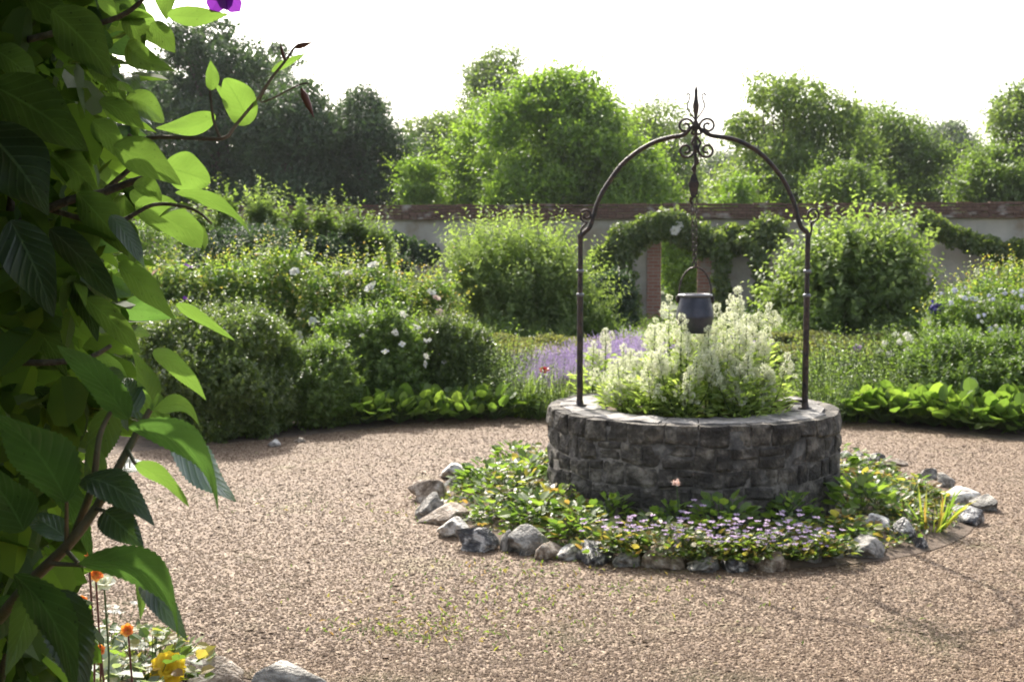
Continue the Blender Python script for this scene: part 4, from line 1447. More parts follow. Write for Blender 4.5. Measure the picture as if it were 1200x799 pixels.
shrub('dark_mound_shrub', 518, 378, 12.2, 130, 'shrub_dark', 'dark rounded shrub at the end of the flowering one above the broad leaves', 'shrub', None,
      n=32000, L=.045, W=.026, nl=36, seed=84, shoot=500, slen=.12, per=8, lobe=.32, shell=.4, bulge=.7, flowers=((phil, 6, .7, 1.0, .7),))

# rose bushes
for i, (px, top, w, Y, lab, fl) in enumerate([
    (196, 316, 90, 13.5, 'rose bush with violet clematis flowers beside the climber leaves', ((fl_pur, 12, .6, .9, .5), (rose_p, 4, .7, 1, .4))),
    (262, 316, 110, 13.8, 'yellowish rose bush above the glossy round bush', ((rose_w, 4, .7, .9, .5),)),
    (330, 302, 110, 14.4, 'tall rose bush with reddish young shoots and few blooms', ((rose_w, 6, .7, 1.0, .5),)),
    (396, 316, 100, 13.9, 'rose bush with scattered white blooms in the middle of its row', ((rose_w, 12, .7, 1.1, .4),)),
    (450, 320, 110, 13.6, 'rose bush with the most white blooms near the bare plaster', ((rose_w, 13, .8, 1.2, .4), (rose_p, 5, .8, 1, .4))),
    (498, 334, 70, 13.9, 'low rose bush with blush blooms at the end of the rose row', ((rose_w, 4, .8, 1, .4), (rose_p, 5, .8, 1.1, .4))),
    (1158, 334, 130, 13.6, 'tall yellow-green rose bush at the frame edge behind the pale blue flowers', ()),
    (1200, 312, 90, 14.2, 'tallest yellow-green rose bush at the frame edge', ()),
]):
    shrub('rose_bush', px, top, Y, w * 1.15, 'rose_leaf', lab, 'rose bush', 'rose bushes in the borders', n=11000, L=.062, W=.038, tmpl='fold', nl=28,
          seed=90 + i, shoot=520, slen=.26, per=9, sh_up=1.1, flowers=fl, shell=.6, rndlo=.0, rndhi=1.0, stems=9, stem_r=.012)

for i, (px, top, Y, w, m_, lab) in enumerate([
    (150, 262, 20.5, 130, 'shrub_mid', 'leafy green shrub glimpsed between the climber leaves before the wall'),
    (60, 250, 19.0, 160, 'tree_mid', 'tall green shrub mostly hidden behind the climbing shrub'),
    (120, 318, 12.2, 120, 'shrub_mid', 'low green shrub between climber leaves and rose bushes'),
    (560, 388, 17.6, 90, 'shrub_mid', 'low leafy mound at the foot of the apple bush, mound side'),
    (640, 392, 17.8, 80, 'apple_shrub', 'low pale mound at the foot of the apple bush near the iron post'),
    (1100, 376, 16.8, 90, 'shrub_mid', 'low green mound between the apple tree and the blue flowers'),
    (900, 384, 17.0, 90, 'apple_shrub', 'low pale green mound behind the valerian below the apple tree')]):
    shrub('low_shrub', px, top, Y, w, m_, lab, 'shrub', None, n=9000, L=.06, W=.034, nl=18, seed=140 + i, shoot=240, slen=.2)

# blue-and-white flowering shrub and clipped shrubs at the frame edge
shrub('blue_flower_shrub', 1150, 350, 12.9, 150, 'shrub_mid', 'shrub covered with pale blue and white trusses above the dark mound', 'shrub', None,
      n=24000, L=.04, W=.022, nl=28, seed=101, shoot=300, slen=.15, flowers=((truss_b, 56, .35, .62, .3), (truss_w, 30, .3, .55, .25)))
shrub('dark_mound_shrub', 1150, 396, 11.7, 190, 'shrub_mid', 'dense rounded green mound behind the broad leaves at the frame edge', 'shrub', None,
      n=34000, L=.050, W=.024, nl=44, seed=102, shoot=900, slen=.13, per=8, lobe=.3, shell=.4, bulge=.7, rndhi=.8)
shrub('feathery_shrub', 1062, 402, 12.6, 90, 'shrub_mid', 'light green feathery shrub with white umbels beside the green mound', 'shrub', None,
      n=15000, L=.035, W=.014, nl=20, seed=103, shoot=500, slen=.16, flowers=((truss_w, 14, .6, 1.0, .7),), rndlo=.3)


# ------------------------------------------------------------------ low clipped hedges
def hedge(label, x0, x1, y0, y1, h, seed, n):
    rng = np.random.default_rng(seed)
    root = empty('clipped_hedge', ((x0 + x1) / 2, (y0 + y1) / 2, 0)); tag(root, label, 'hedge', 'low clipped hedges')
    w, d = (x1 - x0) / 2, (y1 - y0) / 2
    mb = MB()
    f = rng.random(n); top = f < .68
    P = np.zeros((n, 3)); Nn = np.zeros((n, 3))
    a = rng.random(n) * 2 - 1; b = rng.random(n) * 2 - 1
    P[top] = np.stack([a[top] * w, b[top] * d, np.full(top.sum(), h)], 1); Nn[top] = [0, 0, 1]
    s = ~top & (f < .92)
    P[s] = np.stack([a[s] * w, np.full(s.sum(), -d), (b[s] + 1) / 2 * h], 1); Nn[s] = [0, -1, 0]
    s = f >= .92
    sg = np.where(rng.random(s.sum()) < .5, -1, 1)
    P[s] = np.stack([sg * w, a[s] * d, (b[s] + 1) / 2 * h], 1); Nn[s] = np.stack([sg, 0 * sg, 0 * sg], 1)
    for i in range(0, n):
        pass
    # soft hummocks
    P[:, 2] += .05 * np.sin(P[:, 0] * 5.1 + seed) * np.sin(P[:, 1] * 4.3 + seed) + .03 * np.sin(P[:, 0] * 3.1 + seed) * np.cos(P[:, 1] * 2.3) + .02 * np.sin(P[:, 0] * 9 + P[:, 1] * 7) - .04 * (np.abs(P[:, 0]) / w) ** 6 - .03 * (np.abs(P[:, 1]) / d) ** 6
    P += rng.normal(size=P.shape) * .012 - Nn * (rng.random((n, 1)) ** 2) * .04
    foliage(mb, rng, P, Nn, .042, .024, 'fold', up=.2, rough=1.0)
    mb.build('foliage', M['ever'], root)
    mc = MB(); add_box(mc, -w + .06, w - .06, -d + .06, d - .06, -.02, h - .09); mc.build('light_block_core', M['hedgecore'], root)  # solid dark box added inside to stop light leaking through
    return root


hedge('low clipped hedge with flat tan-green top between the dark mound and the iron post', -.35, 1.05, 13.6, 15.6, .42, 1, 42000)
hedge('low clipped hedge with flat top behind the valerian', 1.2, 3.3, 14.0, 15.7, .40, 2, 40000)
hedge('long low clipped hedge reaching towards the blue flowers', 3.45, 5.6, 13.4, 15.4, .40, 3, 46000)
hedge('low hedge block further back below the apple tree', 2.6, 5.2, 16.2, 16.8, .40, 4, 22000)


# ------------------------------------------------------------------ plants made once and copied
def lavender_mesh(seed, h=.55):
    rng = np.random.default_rng(seed)
    n = 230
    a = rng.random(n) * 2 * PI; sp = rng.random(n) ** .6
    D = unit(np.stack([np.cos(a) * sp * .75, np.sin(a) * sp * .75, np.ones(n)], 1))
    hh = h * (.7 + .4 * rng.random(n))
    P = np.stack([np.cos(a) * sp * .06, np.sin(a) * sp * .06, np.zeros(n)], 1)
    st = MB()
    add_leaves(st, P, D, rdir(rng, n), hh, .004, 'blade', 0, rng.random(n))
    # grey leaves below
    m = 500; k = rng.integers(0, n, m)
    add_leaves(st, P[k] + D[k] * (hh[k] * rng.random(m) * .55)[:, None], unit(D[k] + rdir(rng, m) * .7), rdir(rng, m), .05, .007, 'quad', 0, rng.random(m))
    fl = MB()
    for q in range(9):
        t = .74 + .032 * q
        pp = P + D * (hh * t)[:, None]
        add_leaves(fl, pp, unit(D * .6 + rdir(rng, n)), rdir(rng, n), .018, .012, 'quad', 0, rng.random(n))
    return st.mesh('foliage', M['lav_leaf']), fl.mesh('flower_spikes', M['lav'])


lavs = [lavender_mesh(i) for i in range(3)]
lav_spots = []
rng = np.random.default_rng(12)
for px, py, Y in [(628, 404, 13.2), (648, 402, 13.3), (668, 396, 13.5), (700, 390, 13.4), (716, 386, 13.6), (733, 383, 13.5), (750, 386, 13.6), (722, 396, 12.9), (742, 398, 12.8),
                  (704, 402, 12.7), (690, 412, 12.3), (712, 412, 12.2), (640, 420, 12.3), (656, 418, 12.4), (624, 426, 12.1), (860, 388, 14.2), (876, 386, 14.5), (770, 388, 14.0)]:
    lav_spots.append((px, py, Y))
lw = ['beside the iron post foot', 'second from the red poppy', 'next to the pale apple bush foot', 'just past the iron post', 'in the middle of the violet drift', 'tallest of the violet drift',
      'at the edge of the violet drift by the valerian', 'in front of the tallest lavender', 'in front of the drift near the valerian', 'at the near side of the violet drift', 'lowest, right behind the rim slabs',
      'low, behind the rim beside the lowest one', 'behind the red poppy', 'touching the iron post above the poppy', 'nearest the broad leaves and the red poppy', 'seen between valerian plumes under the pail',
      'seen past the pail towards the apple tree', 'directly behind the valerian below the pail']
for i, (px, py, Y) in enumerate(lav_spots):
    X = (px - 600) / FPX * Y; H = at(px, py, Y).z
    r = empty('lavender_plant', (X, Y, 0), rng.random() * 6)
    tag(r, 'purple lavender clump ' + lw[i], 'lavender', 'lavender clumps')
    a, b = lavs[i % 3]
    new_obj('foliage', a, r); new_obj('flower_spikes', b, r)
    s = max(.7, H / .60); r.scale = (s, s, s)


def perennial_mesh(seed, mat, h=.5, spread=.18, n=16, L=.07, W=.018, per=16, tmpl='fold'):
    rng = np.random.default_rng(seed)
    a = rng.random(n) * 2 * PI; sp = rng.random(n)
    P0 = np.stack([np.cos(a) * sp * spread * .5, np.sin(a) * sp * spread * .5, np.zeros(n)], 1)
    D0 = np.stack([np.cos(a) * sp * spread / h, np.sin(a) * sp * spread / h, np.ones(n)], 1)
    mb = MB(); ms = MB()
    shoots(mb, rng, P0, D0, h, per, L, W, tmpl, stem_mb=ms, stem_r=.004, bend=.12)
    return mb.mesh('foliage', M[mat]), ms.mesh('stalk', M['stem'])


per = [perennial_mesh(1, 'shrub_mid', .5, .24, 34, .075, .026), perennial_mesh(2, 'shrub_mid', .52, .26, 40, .055, .018, 18), perennial_mesh(3, 'berg', .42, .22, 18, .09, .03, 12)]


def blade_mesh(seed, mat, h=.4, n=40, w=.018, spread=.5):
    rng = np.random.default_rng(seed)
    a = rng.random(n) * 2 * PI; sp = rng.random(n) * spread
    D = np.stack([np.cos(a) * sp, np.sin(a) * sp, np.ones(n)], 1)
    mb = MB()
    add_leaves(mb, np.stack([np.cos(a) * .05, np.sin(a) * .05, np.zeros(n)], 1), D, np.stack([-np.sin(a), np.cos(a), 0 * a], 1) * .4 + rdir(rng, n) * .4, h * (.6 + .5 * rng.random(n)), w, 'blade', 0, rng.random(n))
    return mb.mesh('foliage', M[mat])


iris = [blade_mesh(1, 'shrub_mid'), blade_mesh(2, 'apple_shrub', .45)]
sp_ = [(572, 424, 11.9, 0), (586, 418, 12.1, 2), (600, 432, 11.7, 1), (612, 440, 11.5, 'i'), (628, 446, 11.4, 0), (645, 440, 11.6, 'i'), (660, 442, 11.5, 1), (576, 446, 11.4, 2),
       (962, 436, 11.5, 1), (980, 430, 11.7, 0), (1000, 424, 12.0, 1), (1018, 428, 11.9, 2), (1036, 424, 12.1, 1), (1054, 432, 11.7, 0), (972, 452, 11.1, 1), (992, 452, 11.2, 2), (1010, 450, 11.2, 'i'),
       (1030, 446, 11.4, 1), (1048, 448, 11.3, 'i'), (1066, 446, 11.4, 0), (948, 424, 12.3, 2), (1085, 440, 11.5, 1),
       (942, 410, 12.9, 1), (960, 414, 12.6, 0), (976, 408, 12.8, 1), (992, 414, 12.5, 2), (1012, 412, 12.9, 1), (1030, 406, 12.7, 0), (1046, 412, 12.4, 1), (1066, 418, 12.3, 1),
       (566, 410, 12.7, 1), (584, 408, 12.9, 0), (602, 414, 12.5, 1), (560, 436, 11.7, 1)]
pl_l = ['at the end of the dark mound', 'behind the broad leaves with bright young leaves', 'pale and narrow-leaved near the red poppy', 'with sword leaves below the red poppy', 'carrying the red poppy stem beside it',
        'with sword leaves against the well rim', 'fine-leaved touching the well rim', 'low and broad among the row end',
        'fine-leaved just past the iron post', 'light green past the iron post behind another', 'under the pinkish allium', 'broad-leaved between allium and feathery shrub', 'fine-leaved in front of the feathery shrub',
        'leafy beside the feathery shrub', 'fine-leaved right behind the well rim', 'bright broad-leaved behind the well rim', 'with sword leaves in the middle of the border', 'pale fine-leaved behind the broad-leaved row',
        'with sword leaves before the green mound', 'at the foot of the green mound', 'behind the post, bright and half hidden', 'fine-leaved at the front of the green mound',
        'tall and fine-leaved just behind the iron post', 'tall and leafy second behind the iron post', 'tallest of those between post and allium', 'broad-leaved just before the allium', 'fine-leaved just past the allium',
        'tall beside the white umbels', 'fine-leaved beneath the white umbels', 'fine-leaved between umbels and green mound', 'tall against the dark mound', 'tall and leafy before the tan-green hedge',
        'fine-leaved before the tan-green hedge', 'fine-leaved at the foot of the dark mound']
for i, (px, py, Y, k) in enumerate(sp_):
    X = (px - 600) / FPX * Y; H = max(.2, at(px, py, Y).z)
    r = empty('border_plant', (X, Y, 0), i * 1.3)
    tag(r, 'green border plant ' + pl_l[i], 'plant', 'green border plants')
    if k == 'i':
        new_obj('foliage', iris[i % 2], r); s = H / .42
    else:
        a, b = per[k]; new_obj('foliage', a, r); new_obj('stalk', b, r); s = H / .52
    r.scale = (max(s, .8) * 1.3, max(s, .8) * 1.3, s)

# broad-leaved edging plants
def bergenia_mesh(seed):
    rng = np.random.default_rng(seed); mb = MB(); ms = MB()
    n = 34
    a = rng.random(n) * 2 * PI; t = rng.random(n)
    el = .25 + 1.1 * (1 - t)
    D = np.stack([np.cos(a) * np.cos(el), np.sin(a) * np.cos(el), np.sin(el)], 1)
    ln = .07 + .13 * rng.random(n)
    P = D * ln[:, None] + np.stack([np.cos(a) * .03, np.sin(a) * .03, np.zeros(n) + .02], 1)
    D2 = unit(D * .8 + np.array([0, 0, .1]) + rdir(rng, n) * .6)
    Nn = unit(np.cross(np.cross(D2, [0, 0, 1.0]), D2) + rdir(rng, n) * .45)
    s = .070 + .055 * rng.random(n)
    add_leaves(mb, P, D2, Nn, s, s * .85, 'round', 0, rng.random(n))
    for i in range(n):
        add_tube(ms, [(0, 0, 0), P[i] * .6, P[i]], .004, 4, caps=False)
    return mb.mesh('foliage', M['berg']), ms.mesh('leaf_stalk', M['stem'])


bg_m = [bergenia_mesh(i) for i in range(5)]
rng = np.random.default_rng(21)
spots = []
ang_of = lambda px, Y: math.atan2(Y - WC[1], (px - 600) / FPX * Y - WC[0])
for px, Y in [(392, 10.95), (408, 11.05), (428, 11.0), (446, 11.15), (466, 11.05), (484, 11.25), (503, 11.15), (522, 11.3), (541, 11.2), (560, 11.4), (580, 11.3), (598, 11.45), (420, 11.4), (470, 11.5), (515, 11.6), (555, 11.7),
              (990, 11.3), (1006, 11.2), (1022, 11.25), (1038, 11.1), (1054, 11.15), (1068, 11.0), (1084, 11.05), (1098, 10.85), (1112, 10.95), (1126, 10.75), (1140, 10.8), (1156, 10.6), (1172, 10.7), (1188, 10.5), (1204, 10.55), (1218, 10.4),
              (1060, 11.4), (1110, 11.25), (1150, 11.1), (1190, 10.9)]:
    spots.append((px, Y))
nL = 16
for i, (px, Y) in enumerate(spots):
    X = (px - 600) / FPX * Y
    r = empty('broad_leaved_plant', (X, Y, 0.01), rng.random() * 6)
    s = 1.0 + .25 * rng.random() + (.22 if i > nL else 0); r.scale = (s, s, s)
    if i < 12: lab = f'glossy broad-leaved plant, {ORD[i]} from the round bush in the path-side row'
    elif i < 16: lab = f'half-hidden broad-leaved plant under the dark mound, {ORD[i - 12]} from the round bush'
    elif i < 32: lab = f'bright broad-leaved plant, {ORD[i - 16]} from the well in the row below the green mound'
    else: lab = f'broad-leaved plant tucked under the green mound, {ORD[i - 32]} from the well'
    tag(r, lab, 'plant', 'broad-leaved plants edging the path')
    a, b = bg_m[i % 5]; new_obj('foliage', a, r); new_obj('leaf_stalk', b, r)

# ------------------------------------------------------------------ single flowers
def stalk_flower(name, px, py, Y, mesh, label, cat='flower', sc_=1.0, base=0.0, stem='stem', face=(0, -.5, .8)):
    p = at(px, py, Y)
    r = empty(name, (p.x, p.y, base)); tag(r, label, cat)
    h = p.z - base
    ms = MB(); add_tube(ms, [(0, 0, 0), (.01, .0, h * .5), (0, 0, h)], .0035, 5); ms.build('stalk', M[stem], r)
    f = new_obj(mesh.name, mesh, r); f.location = (0, 0, h); f.scale = (sc_,) * 3
    f.rotation_euler = Vector(face).to_track_quat('Z', 'Y').to_euler()
    return r


red_f = petal_flower('red_bloom', 'red', .05)
allium = cluster('round_flower_head', 'lilac', .055, 140, .018, 1.0, 9)
blue_f = cluster('blue_bloom', 'navy', .075, 60, .05, .9, 10)
stalk_flower('red_poppy', 638, 434, 11.6, red_f, 'single dark red flower standing over the border near the iron post', sc_=.95)
stalk_flower('allium_flower', 1005, 408, 12.6, allium, 'single round pinkish purple flower head in front of the low hedge', sc_=.85)
stalk_flower('blue_flower', 1097, 361, 12.9, blue_f, 'deep blue-violet bloom beside the pale blue trusses', sc_=.9)
sd_head = cluster('seed_head', 'pinkrose', .03, 26, .02, .5, 14)
stalk_flower('seed_head_plant', 793, 566, 6.55, sd_head, 'dry buff seed head on a thin stalk against the dark well stones', sc_=.85, base=.05)
# small sprig against the well
p = at(684, 548, 6.62)
r = empty('leafy_sprig', (p.x, p.y, .05)); tag(r, 'thin yellow-green sprig standing before the dark well stones', 'plant')
rng = np.random.default_rng(3)
mb = MB(); ms = MB()
shoots(mb, rng, np.array([[0, 0, 0.0]]), np.array([[.03, 0, 1.0]]), (p.z - .05) * 1.0, 11, .06, .02, 'fold', stem_mb=ms, stem_r=.003)
mb.build('foliage', M['berg'], r); ms.build('stalk', M['stem'], r)
p = at(925, 578, 6.6)
r = empty('leafy_sprig', (p.x, p.y, .05)); tag(r, 'small bright leafy sprig before the well beside the lilac flowers', 'plant')
mb = MB(); ms = MB()
shoots(mb, rng, np.array([[0, 0, 0.0]]), np.array([[-.03, 0, 1.0]]), (p.z - .05) * 1.1, 10, .055, .03, 'fold', stem_mb=ms, stem_r=.003)
mb.build('foliage', M['berg'], r); ms.build('stalk', M['stem'], r)

# ------------------------------------------------------------------ planting inside the flint ring
def rosette(seed, mat, n=46, R=.13, h=.10, s=.045, tm='oval', fl=None, fcount=0):
    rng = np.random.default_rng(seed); mb = MB()
    a = rng.random(n) * 2 * PI; r = R * rng.random(n) ** .6
    z = h * (1 - .6 * (r / R) ** 2) * (.45 + .7 * rng.random(n))
    P = np.stack([np.cos(a) * r, np.sin(a) * r, z], 1)
    D = unit(np.stack([np.cos(a), np.sin(a), .1 + .5 * rng.random(n)], 1) + rdir(rng, n) * .55)
    Nn = unit(np.array([0, 0, 1.0]) + rdir(rng, n) * .55)
    ss = s * (.6 + .7 * rng.random(n))
    add_leaves(mb, P, D, Nn, ss * 1.2, ss * .95, tm, 0, rng.random(n))
    ms = MB()
    for i in range(0, n, 3):
        add_tube(ms, [(P[i][0] * .2, P[i][1] * .2, 0), (P[i][0] * .7, P[i][1] * .7, z[i] * .6), tuple(P[i])], .0018, 3, caps=False)
    f = None
    if fcount:
        fb = MB()
        m = fcount
        a = rng.random(m) * 2 * PI; r = R * 1.05 * rng.random(m) ** .6
        P = np.stack([np.cos(a) * r, np.sin(a) * r, h * (.75 + .9 * rng.random(m))], 1)
        for k in range(5):
            w = 2 * PI * k / 5
            D = np.tile([math.cos(w), math.sin(w), .25], (m, 1)) + rdir(rng, m) * .1
            add_leaves(fb, P, D, np.tile([0, -.5, .8], (m, 1)) + rdir(rng, m) * .9, .015 + .011 * rng.random(m), .015, 'quad', 0, rng.random(m))
        for i in range(m): add_tube(ms, [(P[i][0] * .6, P[i][1] * .6, h * .4), tuple(P[i])], .0012, 3, caps=False)
        f = fb.mesh('blossom', M[fl])
    return mb.mesh('foliage', M[mat]), ms.mesh('stalk', M['stem']), f


ros = [rosette(1, 'ring_leaf', 95, .17, .16, .048, 'oval'), rosette(2, 'ring_leaf', 120, .16, .13, .038, 'round'), rosette(3, 'berg', 80, .16, .17, .052, 'oval'),
       rosette(4, 'ring_leaf', 150, .17, .16, .034, 'oval')]
ros_f = [rosette(5, 'ring_leaf', 150, .17, .13, .030, 'oval', 'lilac', 17), rosette(6, 'ring_leaf', 130, .16, .12, .032, 'round', 'lilac', 13)]
ring = []
rg = random.Random(5)
na = 26
for k_, (rad, cnt_) in enumerate(((1.07, 17), (1.30, 22), (1.50, 24))):
    for i in range(cnt_):
        a = 2 * PI * (i + .5 * (k_ % 2) + rg.uniform(-.2, .2)) / cnt_
        rr = rad + rg.uniform(-.05, .05)
        x, y = WC[0] + rr * math.cos(a), WC[1] + rr * math.sin(a)
        # hidden behind the well
        pxx = 600 + FPX * x / y
        if k_ == 2 and (pxx > 1000 or pxx < 600):
            rr = 1.43; x, y = WC[0] + rr * math.cos(a), WC[1] + rr * math.sin(a)
        if y > WC[1] + .25 and 650 < pxx < 978: continue
        # leave the pale slab free
        if math.hypot(x - floor_at(567, 606).x, y - floor_at(567, 606).y) < .19: continue
        ring.append((a, rr, k_, x, y, pxx))
for i_ in range(11):
    x_ = floor_at(712 + i_ * 26, 655).x; yy_ = WC[1] - math.sqrt(max(.1, 1.60 ** 2 - (x_ - WC[0]) ** 2)) + .03 * (i_ % 2)
    ring.append((0, 1.6, 2, x_, yy_, 712 + i_ * 26.0))
rowname = ['touching the wall', 'midway', 'along the flints']
cn = {}
for a, rr, k_, x, y, pxx in sorted(ring, key=lambda q: (q[2], q[5])):
    front = y < WC[1] - .1
    side = 'front' if y < WC[1] - .55 else ('side' if y < WC[1] + .35 else 'back')
    lil = (690 < pxx < 985) and y < WC[1] and k_ >= 1 and rg.random() < (.97 if k_ == 2 else .6)
    fb = 'before the well' if y < WC[1] + .05 else 'beyond the well'
    key = (lil, k_, fb)
    cn[key] = cn.get(key, 0) + 1
    nm = 'lilac_flower_plant' if lil else 'low_leafy_plant'
    r = empty(nm, (x, y, .03), rg.uniform(0, 6))
    what = 'lilac-flowered clump' if lil else 'low leafy clump'
    tag(r, f'{what} {rowname[k_]} {fb}, {ORD[cn[key] - 1]} from the brown-sided flint', 'plant', 'lilac flowered clumps in the ring' if lil else 'leafy clumps in the ring')
    A3 = ros_f[rg.randrange(2)] if lil else ros[rg.randrange(4)]
    new_obj('foliage', A3[0], r); new_obj('stalk', A3[1], r)
    if A3[2] is not None: new_obj('blossom', A3[2], r)
    s = rg.uniform(.8, 1.2) * (.88 if k_ == 2 else 1.0) * (.72 if k_ == 2 and (pxx > 1000 or pxx < 600) else 1); r.scale = (s, s, s * (1.15 if k_ == 0 else .95))
yb = blade_mesh(9, 'rose_leaf', .26, 34, .014, 1.3)
p = floor_at(1092, 622, .02)
r = empty('bladed_plant', (p.x, p.y, .02)); tag(r, 'yellowing tuft of strap leaves spilling between the big white and the outer flints', 'plant'); new_obj('foliage', yb, r)

# ------------------------------------------------------------------ valerian in the well
heads = []
for i in range(4):
    rng = np.random.default_rng(200 + i); mb = MB()
    # loose plume: one dense top and smaller uneven balls below it
    balls = [(0, 0, .0, .019)]
    for q in range(6 + 2 * i):
        z = -.022 - .085 * (q + rng.random() * .8) / (6 + 2 * i)
        a = q * 2.4 + rng.random() * 1.2; off = .012 + .024 * rng.random() + (-z) * .10
        balls.append((math.cos(a) * off, math.sin(a) * off, z, rng.uniform(.007, .015)))
    for bx, by, bz, r_ in balls:
        c = np.array([bx, by, bz])
        m = int(100 * (r_ / .019) ** 1.6) + 6
        d = rdir(rng, m); d[:, 2] = d[:, 2] * .8 + .1
        P = c + d * r_ * (.55 + .65 * rng.random((m, 1)))
        add_leaves(mb, P, d + rdir(rng, m) * .6, rdir(rng, m), .0085, .0060, 'quad', 0, rng.random(m))
    heads.append(mb.mesh('flower_head', M['cream']))


def valerian(x, y, h, ns, seed, label, spread=.2):
    x *= .93; y *= .93
    rng = np.random.default_rng(seed)
    r = empty('valerian_plant', (WC[0] + x, WC[1] + y, .575)); tag(r, label, 'plant', 'white valerian plants in the well')
    fo = MB(); st = MB()
    for i in range(ns):
        a = rng.random() * 2 * PI; lean = spread * rng.random() ** .7
        hh = h * (1.0 if i == 0 else rng.uniform(.50, .92))
        tip = Vector((math.cos(a) * lean, math.sin(a) * lean, hh))
        b = Vector((math.cos(a) * .04, math.sin(a) * .04, 0))
        mid = b.lerp(tip, .5) + Vector((math.cos(a), math.sin(a), 0)) * lean * .12
        pts = [b, mid, tip]
        add_tube(st, pts, [.0045, .0038, .0025], 5, caps=False)
        sp = smooth_curve(pts, 8)
        nn = int(hh / .028)
        for j in range(nn):
            t = j / nn
            if t > .86: continue
            p = sp[min(int(t * 16), 15)].lerp(sp[min(int(t * 16) + 1, 16)], (t * 16) % 1)
            w = j * 1.57 + rng.random() * .5
            for q in range(2):
                ww = w + PI * q
                D = np.array([[math.cos(ww), math.sin(ww), .55 - .5 * (1 - t)]])
                s = (.070 - .030 * t) * rng.uniform(.8, 1.25)
                add_leaves(fo, [p[:]], D, [[-math.cos(ww) * .4, -math.sin(ww) * .4, 1]] + rng.normal(size=(1, 3)) * .25, s, s * .38, 'oval', 0, rng.random(1))
        f = new_obj('flower_head', heads[rng.integers(4)], r); f.location = tip; s = rng.uniform(.8, 1.25); f.scale = (s, s, s * rng.uniform(.95, 1.35))
        f.rotation_euler = (rng.uniform(-.3, .3), rng.uniform(-.3, .3), rng.random() * 6)
        if rng.random() < .3:     # side heads
            for q in range(2):
                ww = rng.random() * 2 * PI; b2 = mid.lerp(tip, rng.uniform(.3, .75)); e = b2 + Vector((math.cos(ww) * .045, math.sin(ww) * .045, .06))
                add_tube(st, [b2, e], .0018, 4, caps=False)
                f = new_obj('flower_head', heads[rng.integers(3)], r); f.location = e; s = rng.uniform(.5, .8); f.scale = (s,) * 3
    # leafy base
    m = 260
    a = rng.random(m) * 2 * PI; rr = .17 * rng.random(m)
    P = np.stack([np.cos(a) * rr, np.sin(a) * rr, h * .62 * rng.random(m) ** .8], 1)
    P[:, 2] = np.where(rr > .09, P[:, 2] * .75, P[:, 2])
    add_leaves(fo, P, np.stack([np.cos(a), np.sin(a), .9 * rng.random(m)], 1), [0, 0, 1] + rdir(rng, m) * .8, .062, .020, 'oval', 0, rng.random(m))
    fo.build('foliage', M['val_leaf'], r); st.build('stem', M['stem'], r)
    return r


vals = [(-.46, -.12, 0.326, 7, 'low clump of valerian nearest the iron post foot, leaning over the rim'),
        (-.40, .12, 0.383, 7, 'valerian with dull cream heads at the poppy-side edge of the well'),
        (-.28, -.30, 0.417, 8, 'short valerian at the front rim beside the leaning low clump'),
        (-.26, .06, 0.507, 7, 'valerian between the pail and the low leaning clump'),
        (-.12, -.44, 0.394, 8, 'valerian hanging over the middle of the front rim'),
        (-.10, -.22, 0.60, 8, 'tall valerian just in front of the pail'),
        (-.18, .34, 0.688, 4, 'tall plume of valerian rising beside the pail towards the apple bush'),
        (.06, .22, 0.665, 5, 'tall valerian whose plume overlaps the pail base'),
        (.08, -.30, 0.53, 8, 'bushy valerian in the middle front of the well'),
        (.16, .00, 0.643, 8, 'tall valerian past the pail in the middle of the well'),
        (.24, -.44, 0.394, 7, 'short valerian at the front rim between the middle and the stay'),
        (.30, .28, 0.733, 5, 'tallest valerian plume towards the apple tree'),
        (.32, -.16, 0.598, 8, 'full valerian with many heads in front of the tallest plume'),
        (.42, .08, 0.575, 7, 'valerian beside the iron post on the stay side'),
        (.40, -.34, 0.372, 6, 'low valerian spilling towards the iron stay'),
        (.50, .26, 0.643, 4, 'valerian plume close against the iron post and stay')]
for i, (x, y, h, ns, lab) in enumerate(vals):
    valerian(x, y, h, ns, 300 + i, lab, spread=.15 if h > .5 else .19)
p = at(690, 385, 8.85)
valerian(p.x - WC[0], p.y - WC[1] - .35, p.z - .56, 4, 330, 'lone valerian plume beside the iron post at the poppy end', .05)

# little weeds on the gravel
rng = np.random.default_rng(31)
mb = MB()
for cx, cy, sp, n in [(500, 742, .16, 150), (420, 735, .12, 40), (590, 700, .3, 120), (640, 745, .25, 50), (470, 600, .3, 50), (620, 665, .25, 110), (700, 690, .3, 60), (545, 680, .35, 60), (330, 600, .3, 20), (820, 700, .4, 40), (505, 715, .3, 60)]:
    p = floor_at(cx, cy)
    P = np.stack([p.x + rng.normal(size=n) * sp, p.y + rng.normal(size=n) * sp * .7, np.full(n, .004)], 1)
    add_leaves(mb, P, unit(np.stack([rng.normal(size=n), rng.normal(size=n), .3 + rng.random(n)], 1)), rdir(rng, n) + [0, 0, 1], .018 + .02 * rng.random(n), .006 + .004 * rng.random(n), 'fold', 0, rng.random(n))
o = mb.build('weeds', M['ring_leaf']); tag(o, 'tiny green weeds scattered in the gravel', kind='stuff')

# creeping leaves between the clumps of the ring
mb = MB(); rng = np.random.default_rng(43); n = 5200
a = rng.random(n) * 2 * PI; r_ = np.sqrt(rng.uniform(.93 ** 2, 1.60 ** 2, n))
P = np.stack([WC[0] + r_ * np.cos(a), WC[1] + r_ * np.sin(a), .035 + .05 * rng.random(n) * np.clip((1.65 - r_) * 4, .3, 1)], 1)
foliage(mb, rng, P, np.tile([0, 0, 1.0], (n, 1)), .034, .024, 'oval', up=.4, rough=.8)
o = mb.build('creeping_leaves', M['ring_leaf']); tag(o, 'creeping small leaves between the clumps of the flint ring', kind='stuff')

